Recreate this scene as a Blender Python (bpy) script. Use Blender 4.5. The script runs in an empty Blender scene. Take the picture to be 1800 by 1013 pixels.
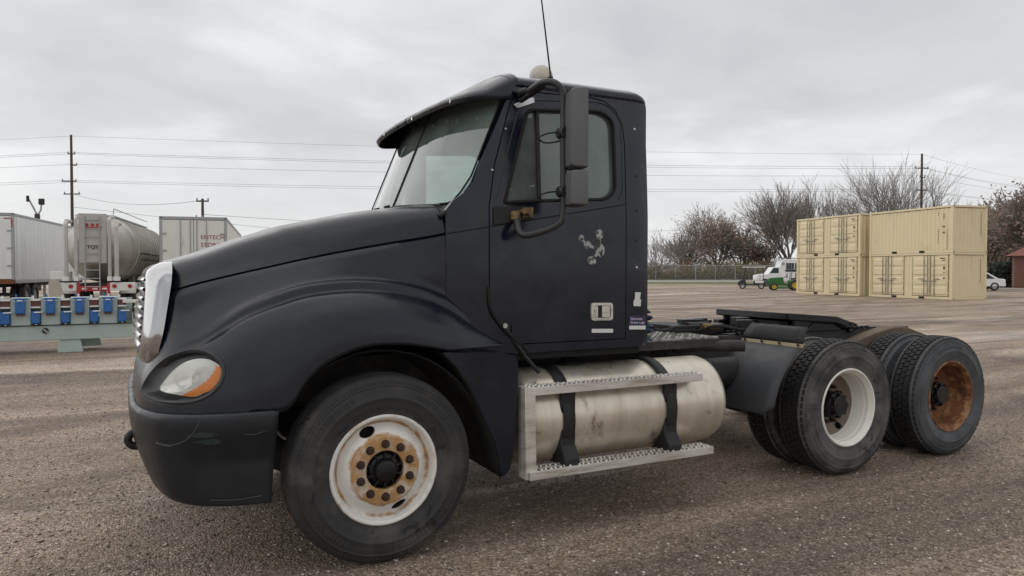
import bpy, bmesh, math, random
import numpy as np
from mathutils import Vector, Matrix, noise as mnoise
from mathutils.geometry import delaunay_2d_cdt

S = bpy.context.scene
COL = S.collection
R_ = math.radians
PI = math.pi

# ------------------------------------------------------------------ camera
cam_d = bpy.data.cameras.new('camera')
cam_d.lens = 26.0
cam_d.sensor_width = 36.0
cam_d.clip_start = 0.05
cam_d.clip_end = 2000
cam = bpy.data.objects.new('camera', cam_d)
cam.location = (-1.22, -5.12, 1.60)
cam.rotation_euler = (R_(90 - 1.344), 0, R_(-27.5))
COL.objects.link(cam)
S.camera = cam

# ------------------------------------------------------------------ overcast sky
SUN_EL, SUN_AZ = 56, 318      # elevation, compass-like azimuth (deg from +y, clockwise)
world = bpy.data.worlds.new('World')
S.world = world
world.use_nodes = True
wn, wl = world.node_tree.nodes, world.node_tree.links
wn.clear()
wo = wn.new('ShaderNodeOutputWorld')
bg = wn.new('ShaderNodeBackground')
bgc = wn.new('ShaderNodeBackground')
mixs = wn.new('ShaderNodeMixShader')
sky = wn.new('ShaderNodeTexSky')
sky.sky_type = 'NISHITA'
sky.sun_disc = False
sky.sun_elevation = R_(SUN_EL)
sky.sun_rotation = R_(SUN_AZ)
sky.dust_density = 3.0
bg.inputs['Strength'].default_value = 0.10
wl.new(sky.outputs[0], bg.inputs[0])
tc = wn.new('ShaderNodeTexCoord')
sep = wn.new('ShaderNodeSeparateXYZ')
wl.new(tc.outputs['Generated'], sep.inputs[0])
zz = wn.new('ShaderNodeMath'); zz.operation = 'ABSOLUTE'
wl.new(sep.outputs['Z'], zz.inputs[0])
za = wn.new('ShaderNodeMath'); za.operation = 'ADD'; za.inputs[1].default_value = 0.16
wl.new(zz.outputs[0], za.inputs[0])
cmb = wn.new('ShaderNodeCombineXYZ')
for i, ax in enumerate('XY'):
    dv = wn.new('ShaderNodeMath'); dv.operation = 'DIVIDE'
    wl.new(sep.outputs[ax], dv.inputs[0]); wl.new(za.outputs[0], dv.inputs[1])
    wl.new(dv.outputs[0], cmb.inputs[i])
def wnoise(scale, detail, rough, off, dist=0.0):
    mp = wn.new('ShaderNodeMapping'); mp.inputs['Location'].default_value = off
    wl.new(cmb.outputs[0], mp.inputs[0])
    n = wn.new('ShaderNodeTexNoise')
    n.inputs['Scale'].default_value = scale; n.inputs['Detail'].default_value = detail
    n.inputs['Roughness'].default_value = rough; n.inputs['Distortion'].default_value = dist
    wl.new(mp.outputs[0], n.inputs['Vector'])
    return n
n1 = wnoise(0.62, 4, 0.5, (3.1, 1.2, 0), 0.35)
n2 = wnoise(1.9, 6, 0.55, (7.3, 4.1, 2), 0.5)
cm = wn.new('ShaderNodeMix'); cm.data_type = 'FLOAT'; cm.inputs[0].default_value = 0.36
wl.new(n1.outputs[0], cm.inputs[2]); wl.new(n2.outputs[0], cm.inputs[3])
ramp = wn.new('ShaderNodeValToRGB')
cr = ramp.color_ramp
cr.elements[0].position = 0.36; cr.elements[0].color = (0.44, 0.447, 0.463, 1)
cr.elements[1].position = 0.64; cr.elements[1].color = (0.68, 0.685, 0.692, 1)
e = cr.elements.new(0.5); e.color = (0.52, 0.527, 0.543, 1)
wl.new(cm.outputs[0], ramp.inputs[0])
# thinner, brighter cloud low over the horizon
hz = wn.new('ShaderNodeMapRange')
hz.inputs['From Min'].default_value = 0.0; hz.inputs['From Max'].default_value = 0.20
hz.inputs['To Min'].default_value = 0.85; hz.inputs['To Max'].default_value = 0.0
hz.interpolation_type = 'SMOOTHSTEP'
wl.new(zz.outputs[0], hz.inputs[0])
hm = wn.new('ShaderNodeMix'); hm.data_type = 'RGBA'
hm.inputs[7].default_value = (0.635, 0.64, 0.64, 1)
wl.new(hz.outputs[0], hm.inputs[0]); wl.new(ramp.outputs[0], hm.inputs[6])
wl.new(hm.outputs[2], bgc.inputs[0])
bgc.inputs['Strength'].default_value = 1.0
mixs.inputs[0].default_value = 0.96
wl.new(bg.outputs[0], mixs.inputs[1]); wl.new(bgc.outputs[0], mixs.inputs[2])
wl.new(mixs.outputs[0], wo.inputs[0])

sun_d = bpy.data.lights.new('sun', 'SUN')
sun_d.energy = 1.0
sun_d.angle = R_(120)
sun_d.color = (1.0, 0.97, 0.93)
sun = bpy.data.objects.new('sun', sun_d)
az, el = R_(SUN_AZ), R_(SUN_EL)
sdir = Vector((math.sin(az) * math.cos(el), math.cos(az) * math.cos(el), math.sin(el)))
sun.rotation_euler = sdir.to_track_quat('Z', 'Y').to_euler()
sun.location = (0, 0, 30)
COL.objects.link(sun)

S.view_settings.view_transform = 'Standard'
S.view_settings.look = 'None'
S.view_settings.exposure = 0.46
S.view_settings.gamma = 1.0
S.view_settings.use_curve_mapping = False
S.render.engine = 'CYCLES'
S.cycles.use_denoising = True
S.cycles.max_bounces = 8
S.cycles.transparent_max_bounces = 12

# ------------------------------------------------------------------ helpers
class MB:
    """Collects shapes; build() links them as one mesh object."""
    def __init__(s):
        s.v, s.f = [], []
    def add(s, vs, fs):
        b = len(s.v)
        s.v.extend([tuple(p) for p in vs])
        s.f.extend([tuple(i + b for i in q) for q in fs])
        return s
    def box(s, c, d, rot=None):
        x, y, z = d[0] / 2, d[1] / 2, d[2] / 2
        vs = [Vector((i * x, j * y, k * z)) for i in (-1, 1) for j in (-1, 1) for k in (-1, 1)]
        if rot is not None:
            m = rot if isinstance(rot, Matrix) else Matrix.Rotation(rot, 3, 'Z')
            vs = [m @ q for q in vs]
        c = Vector(c)
        return s.add([q + c for q in vs], [(0, 1, 3, 2), (4, 6, 7, 5), (0, 4, 5, 1), (2, 3, 7, 6), (0, 2, 6, 4), (1, 5, 7, 3)])
    def hexa(s, pts):      # 8 points: bottom loop of 4, then top loop of 4
        return s.add(pts, [(3, 2, 1, 0), (4, 5, 6, 7), (0, 1, 5, 4), (1, 2, 6, 5), (2, 3, 7, 6), (3, 0, 4, 7)])
    def ring(s, c, ax, r, n):
        ax = Vector(ax).normalized()
        u = ax.orthogonal().normalized(); w = ax.cross(u)
        return [Vector(c) + r * (math.cos(2 * PI * i / n) * u + math.sin(2 * PI * i / n) * w) for i in range(n)]
    def cyl(s, a, b, r, r2=None, n=16, caps=True):
        a, b = Vector(a), Vector(b)
        r2 = r if r2 is None else r2
        A, B = s.ring(a, b - a, r, n), s.ring(b, b - a, r2, n)
        fs = [(i, (i + 1) % n, n + (i + 1) % n, n + i) for i in range(n)]
        if caps:
            fs += [tuple(range(n - 1, -1, -1)), tuple(range(n, 2 * n))]
        return s.add(A + B, fs)
    def tube(s, pts, r, n=8, caps=True):
        pts = [Vector(p) for p in pts]
        rs = r if isinstance(r, (list, tuple)) else [r] * len(pts)
        vs, fs = [], []
        u = None
        for i, p in enumerate(pts):
            t = (pts[min(i + 1, len(pts) - 1)] - pts[max(i - 1, 0)])
            if t.length < 1e-9: t = Vector((0, 0, 1))
            t.normalize()
            u = (u - t * u.dot(t)) if u is not None else t.orthogonal()
            if u.length < 1e-6: u = t.orthogonal()
            u.normalize(); w = t.cross(u)
            vs += [p + rs[i] * (math.cos(2 * PI * k / n) * u + math.sin(2 * PI * k / n) * w) for k in range(n)]
        for i in range(len(pts) - 1):
            for k in range(n):
                fs.append((i * n + k, i * n + (k + 1) % n, (i + 1) * n + (k + 1) % n, (i + 1) * n + k))
        if caps:
            fs.append(tuple(range(n - 1, -1, -1)))
            b = (len(pts) - 1) * n
            fs.append(tuple(range(b, b + n)))
        return s.add(vs, fs)
    def lathe(s, prof, n=64, c=(0, 0, 0), closed=True):
        """prof = [(radius, y)], turned round the Y axis."""
        m = len(prof); c = Vector(c)
        vs = [c + Vector((r * math.cos(2 * PI * i / n), y, r * math.sin(2 * PI * i / n))) for i in range(n) for r, y in prof]
        fs = []
        for i in range(n):
            j = (i + 1) % n
            for k in range(m if closed else m - 1):
                l = (k + 1) % m
                fs.append((i * m + k, i * m + l, j * m + l, j * m + k))
        return s.add(vs, fs)
    def grid(s, P, flip=False):
        """P = rows of 3-D points."""
        h, w = len(P), len(P[0])
        fs = []
        for i in range(h - 1):
            for j in range(w - 1):
                q = (i * w + j, i * w + j + 1, (i + 1) * w + j + 1, (i + 1) * w + j)
                fs.append(q[::-1] if flip else q)
        return s.add([p for row in P for p in row], fs)
    def prism(s, poly, fn, th):
        """A flat outline poly [(a,b)], mapped by fn(a,b,0/1)."""
        n = len(poly)
        vs = [fn(a, b, 0) for a, b in poly] + [fn(a, b, th) for a, b in poly]
        fs = [tuple(range(n - 1, -1, -1)), tuple(range(n, 2 * n))]
        fs += [(i, (i + 1) % n, n + (i + 1) % n, n + i) for i in range(n)]
        return s.add(vs, fs)
    def mirror_y(s):
        b = len(s.v)
        s.v += [(x, -y, z) for x, y, z in s.v]
        s.f += [tuple(i + b for i in q[::-1]) for q in s.f]
        return s
    def build(s, name, mat, parent=None, smooth=None, bevel=0, loc=None, solid=0, normals=True):
        me = bpy.data.meshes.new(name)
        me.from_pydata([tuple(p) for p in s.v], [], s.f)
        if normals:
            bm = bmesh.new(); bm.from_mesh(me)
            bmesh.ops.recalc_face_normals(bm, faces=bm.faces)
            bm.to_mesh(me); bm.free()
        if smooth:
            me.polygons.foreach_set('use_smooth', [True] * len(me.polygons))
            me.set_sharp_from_angle(angle=R_(smooth))
        me.update()
        o = bpy.data.objects.new(name, me)
        if mat is not None: me.materials.append(mat)
        COL.objects.link(o)
        if parent is not None: o.parent = parent
        if loc is not None: o.location = loc
        if solid:
            md = o.modifiers.new('solid', 'SOLIDIFY'); md.thickness = abs(solid); md.offset = -1 if solid > 0 else 1
        if bevel:
            md = o.modifiers.new('bevel', 'BEVEL'); md.width = bevel; md.segments = 2
            md.limit_method = 'ANGLE'; md.angle_limit = R_(40)
            if not smooth:
                me.polygons.foreach_set('use_smooth', [True] * len(me.polygons))
                me.set_sharp_from_angle(angle=R_(30))
        return o

def tag(o, label=None, cat=None, group=None, kind=None):
    if label: o['label'] = label
    if cat: o['category'] = cat
    if group: o['group'] = group
    if kind: o['kind'] = kind
    return o
def empty(name, loc=(0, 0, 0), rz=0, parent=None):
    o = bpy.data.objects.new(name, None)
    o.empty_display_size = 0.1
    o.location = loc; o.rotation_euler = (0, 0, rz)
    COL.objects.link(o)
    if parent is not None: o.parent = parent
    return o
def copy_tree(o, parent=None):
    kids = list(o.children)
    c = o.copy(); COL.objects.link(c); c.parent = parent
    for k in kids: copy_tree(k, c)
    return c
def bm_of(obj, cutters):
    """Cut holes with temporary cutter shapes and keep only the result."""
    for cmb_ in cutters:
        cu = cmb_.build('cutter', None)
        md = obj.modifiers.new('cut', 'BOOLEAN'); md.operation = 'DIFFERENCE'; md.object = cu; md.solver = 'EXACT'
        bpy.context.view_layer.update()
        dg = bpy.context.evaluated_depsgraph_get()
        me = bpy.data.meshes.new_from_object(obj.evaluated_get(dg))
        obj.modifiers.remove(md)
        old = obj.data; obj.data = me
        bpy.data.objects.remove(cu)
    return obj

def inside(p, poly):
    x, y = p; c = False
    j = len(poly) - 1
    for i in range(len(poly)):
        xi, yi = poly[i]; xj, yj = poly[j]
        if (yi > y) != (yj > y) and x < (xj - xi) * (y - yi) / (yj - yi) + xi: c = not c
        j = i
    return c
def resample(poly, step):
    out = []
    for i, a in enumerate(poly):
        b = poly[(i + 1) % len(poly)]
        n = max(1, int(math.ceil(math.dist(a, b) / step)))
        out += [(a[0] + (b[0] - a[0]) * k / n, a[1] + (b[1] - a[1]) * k / n) for k in range(n)]
    return out
def fillet(poly, r, n=5):
    """Round the corners of a closed outline; r is one radius or one per corner."""
    out = []; N = len(poly)
    rs = r if isinstance(r, (list, tuple)) else [r] * N
    for i in range(N):
        p = Vector(poly[i]); a = Vector(poly[i - 1]); b = Vector(poly[(i + 1) % N])
        ra = min(rs[i], 0.48 * (a - p).length, 0.48 * (b - p).length)
        if ra < 1e-4: out.append(tuple(p)); continue
        A = p + (a - p).normalized() * ra; B = p + (b - p).normalized() * ra
        for k in range(n + 1):
            t = k / n
            q = (1 - t) ** 2 * A + 2 * t * (1 - t) * p + t * t * B
            out.append(tuple(q))
    return out
def panel(mb, outline, holes, fn, th, step=0.07, thdir=(0, 1, 0)):
    """A sheet with holes: 2-D outline (a,b) mapped onto a surface by fn, with thickness."""
    loops = [resample(outline, step)] + [resample(h, step) for h in holes]
    pts, eds = [], []
    for L in loops:
        b = len(pts); pts += L
        eds += [(b + i, b + (i + 1) % len(L)) for i in range(len(L))]
    xs = [p[0] for p in outline]; ys = [p[1] for p in outline]
    a = min(xs) + step / 2
    bnd = list(pts)
    barr = np.array(bnd)
    while a < max(xs):
        b = min(ys) + step / 2
        while b < max(ys):
            if inside((a, b), outline) and not any(inside((a, b), h) for h in holes):
                if np.min((barr[:, 0] - a) ** 2 + (barr[:, 1] - b) ** 2) > (step * 0.45) ** 2:
                    pts.append((a, b))
            b += step
        a += step
    V, E, F, *_ = delaunay_2d_cdt([Vector(p) for p in pts], eds, [], 0, 1e-6)
    F2 = []
    for t in F:
        c = (sum(V[i][0] for i in t) / 3, sum(V[i][1] for i in t) / 3)
        if inside(c, outline) and not any(inside(c, h) for h in holes): F2.append(tuple(t))
    n = len(V); d = Vector(thdir) * th
    front = [Vector(fn(v[0], v[1])) for v in V]
    cnt = {}
    for t in F2:
        for i in range(len(t)):
            e = (t[i], t[(i + 1) % len(t)])
            cnt[tuple(sorted(e))] = cnt.get(tuple(sorted(e)), []) + [e]
    fs = list(F2) + [tuple(i + n for i in t[::-1]) for t in F2]
    for k, l in cnt.items():
        if len(l) == 1:
            a, b = l[0]; fs.append((b, a, a + n, b + n))
    return mb.add(front + [p + d for p in front], fs)
def crv(pts, n):
    """Catmull-Rom through points (chord-length knots), n samples per span."""
    P = [np.array(p, float) for p in pts]
    P = [2 * P[0] - P[1]] + P + [2 * P[-1] - P[-2]]
    out = []
    for i in range(1, len(P) - 2):
        p0, p1, p2, p3 = P[i - 1:i + 3]
        d = [max(1e-5, np.linalg.norm(b - a)) ** 0.5 for a, b in ((p0, p1), (p1, p2), (p2, p3))]
        m1 = d[1] * ((p1 - p0) / d[0] - (p2 - p0) / (d[0] + d[1]) + (p2 - p1) / d[1])
        m2 = d[1] * ((p2 - p1) / d[1] - (p3 - p1) / (d[1] + d[2]) + (p3 - p2) / d[2])
        for k in range(n):
            t = k / n
            out.append((2 * t ** 3 - 3 * t * t + 1) * p1 + (t ** 3 - 2 * t * t + t) * m1 + (-2 * t ** 3 + 3 * t * t) * p2 + (t ** 3 - t * t) * m2)
    out.append(P[-2])
    return out
def text_mesh(name, txt, size, mat, parent, matrix, ext=0.001, ax='LEFT', bold=0.0, space=1.0):
    cu = bpy.data.curves.new(name, 'FONT')
    cu.body = txt; cu.size = size; cu.extrude = ext; cu.offset = bold; cu.align_x = ax; cu.space_line = space
    o = bpy.data.objects.new(name, cu); COL.objects.link(o)
    bpy.context.view_layer.update()
    me = bpy.data.meshes.new_from_object(o.evaluated_get(bpy.context.evaluated_depsgraph_get()))
    bpy.data.objects.remove(o)
    t = bpy.data.objects.new(name, me); COL.objects.link(t)
    me.materials.clear(); me.materials.append(mat)
    if parent is not None: t.parent = parent
    t.matrix_local = matrix
    return t

# ------------------------------------------------------------------ materials
def newmat(name):
    m = bpy.data.materials.new(name); m.use_nodes = True
    nt = m.node_tree
    return m, nt, nt.nodes, nt.links, nt.nodes['Principled BSDF']
def N(nt, typ, **kw):
    n = nt.nodes.new(typ)
    for k, v in kw.items():
        if k in n.inputs: n.inputs[k].default_value = v
        else: setattr(n, k, v)
    return n
def c4(c): return (c[0], c[1], c[2], 1)
def mix_rgb(nt, fac, a, b):
    m = nt.nodes.new('ShaderNodeMix'); m.data_type = 'RGBA'
    for sock, val in ((m.inputs[0], fac), (m.inputs[6], a), (m.inputs[7], b)):
        if hasattr(val, 'links'): nt.links.new(val, sock)
        elif isinstance(val, (int, float)): sock.default_value = val
        else: sock.default_value = c4(val)
    return m.outputs[2]
def ramp_fac(nt, src, lo, hi):
    r = nt.nodes.new('ShaderNodeMapRange')
    r.inputs['From Min'].default_value = lo; r.inputs['From Max'].default_value = hi
    r.interpolation_type = 'SMOOTHSTEP'
    nt.links.new(src, r.inputs[0]); return r.outputs[0]
def tex(nt, scale, detail=4, rough=.55, stretch=None, dist=0, off=(0, 0, 0), coord='Object'):
    t = nt.nodes.new('ShaderNodeTexCoord')
    mp = nt.nodes.new('ShaderNodeMapping')
    mp.inputs['Location'].default_value = off
    if stretch: mp.inputs['Scale'].default_value = stretch
    nt.links.new(t.outputs[coord], mp.inputs[0])
    n = nt.nodes.new('ShaderNodeTexNoise')
    n.inputs['Scale'].default_value = scale; n.inputs['Detail'].default_value = detail
    n.inputs['Roughness'].default_value = rough; n.inputs['Distortion'].default_value = dist
    nt.links.new(mp.outputs[0], n.inputs['Vector'])
    return n.outputs[0]
def M(name, col, rough=.6, metal=0.0, var=.12, scale=5, dirt=None, amt=(.55, .75), dscale=3, dstretch=None, dmax=1.0,
      bump=0, bscale=60, rvar=.08, spec=.5, dirt2=None, amt2=(.6, .75), d2scale=9, coat=0):
    m, nt, nd, lk, p = newmat(name)
    n1 = tex(nt, scale, 5)
    dark = [c * (1 - var) for c in col]; lite = [min(1, c * (1 + var)) for c in col]
    c = mix_rgb(nt, n1, dark, lite)
    rsock = None
    if dirt:
        f = ramp_fac(nt, tex(nt, dscale, 8, .65, dstretch, .3, (3, 7, 1)), *amt)
        if dmax < 1:
            ml = N(nt, 'ShaderNodeMath', operation='MULTIPLY'); ml.inputs[1].default_value = dmax
            lk.new(f, ml.inputs[0]); f = ml.outputs[0]
        c = mix_rgb(nt, f, c, dirt)
    if dirt2:
        f2 = ramp_fac(nt, tex(nt, d2scale, 9, .7, None, .6, (9, 2, 4)), *amt2)
        c = mix_rgb(nt, f2, c, dirt2)
    lk.new(c, p.inputs['Base Color'])
    mr = nt.nodes.new('ShaderNodeMapRange')
    mr.inputs['To Min'].default_value = max(.03, rough - rvar); mr.inputs['To Max'].default_value = min(1, rough + rvar)
    mr.inputs['From Min'].default_value = .3; mr.inputs['From Max'].default_value = .7
    lk.new(tex(nt, scale * 2.3, 6, .6), mr.inputs[0]); lk.new(mr.outputs[0], p.inputs['Roughness'])
    p.inputs['Metallic'].default_value = metal
    p.inputs['Specular IOR Level'].default_value = spec
    p.inputs['Coat Weight'].default_value = coat
    if bump:
        b = nt.nodes.new('ShaderNodeBump'); b.inputs['Strength'].default_value = bump; b.inputs['Distance'].default_value = .01
        lk.new(tex(nt, bscale, 6, .6), b.inputs['Height']); lk.new(b.outputs[0], p.inputs['Normal'])
    return m
def glass(name, tint, gloss=1.0, body=0.0, bodycol=(.2, .25, .22)):
    m, nt, nd, lk, p = newmat(name)
    nd.remove(p)
    out = [n for n in nd if n.type == 'OUTPUT_MATERIAL'][0]
    tr = N(nt, 'ShaderNodeBsdfTransparent'); tr.inputs[0].default_value = c4(tint)
    df = N(nt, 'ShaderNodeBsdfDiffuse'); df.inputs[0].default_value = c4(bodycol)
    gl = N(nt, 'ShaderNodeBsdfGlossy'); gl.inputs['Roughness'].default_value = .03
    fr = N(nt, 'ShaderNodeFresnel'); fr.inputs[0].default_value = 1.5
    mu = N(nt, 'ShaderNodeMath', operation='MULTIPLY'); mu.inputs[1].default_value = gloss; mu.use_clamp = True
    lk.new(fr.outputs[0], mu.inputs[0])
    # a diffuse film: dust and water, plus sky reflection painted in on the windshield
    fm = N(nt, 'ShaderNodeMath', operation='MULTIPLY'); fm.inputs[1].default_value = body * 2
    lk.new(tex(nt, 3, 3, .5), fm.inputs[0])
    m1 = N(nt, 'ShaderNodeMixShader'); lk.new(fm.outputs[0], m1.inputs[0])
    lk.new(tr.outputs[0], m1.inputs[1]); lk.new(df.outputs[0], m1.inputs[2])
    m2 = N(nt, 'ShaderNodeMixShader'); lk.new(mu.outputs[0], m2.inputs[0])
    lk.new(m1.outputs[0], m2.inputs[1]); lk.new(gl.outputs[0], m2.inputs[2])
    lk.new(m2.outputs[0], out.inputs[0])
    return m

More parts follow.
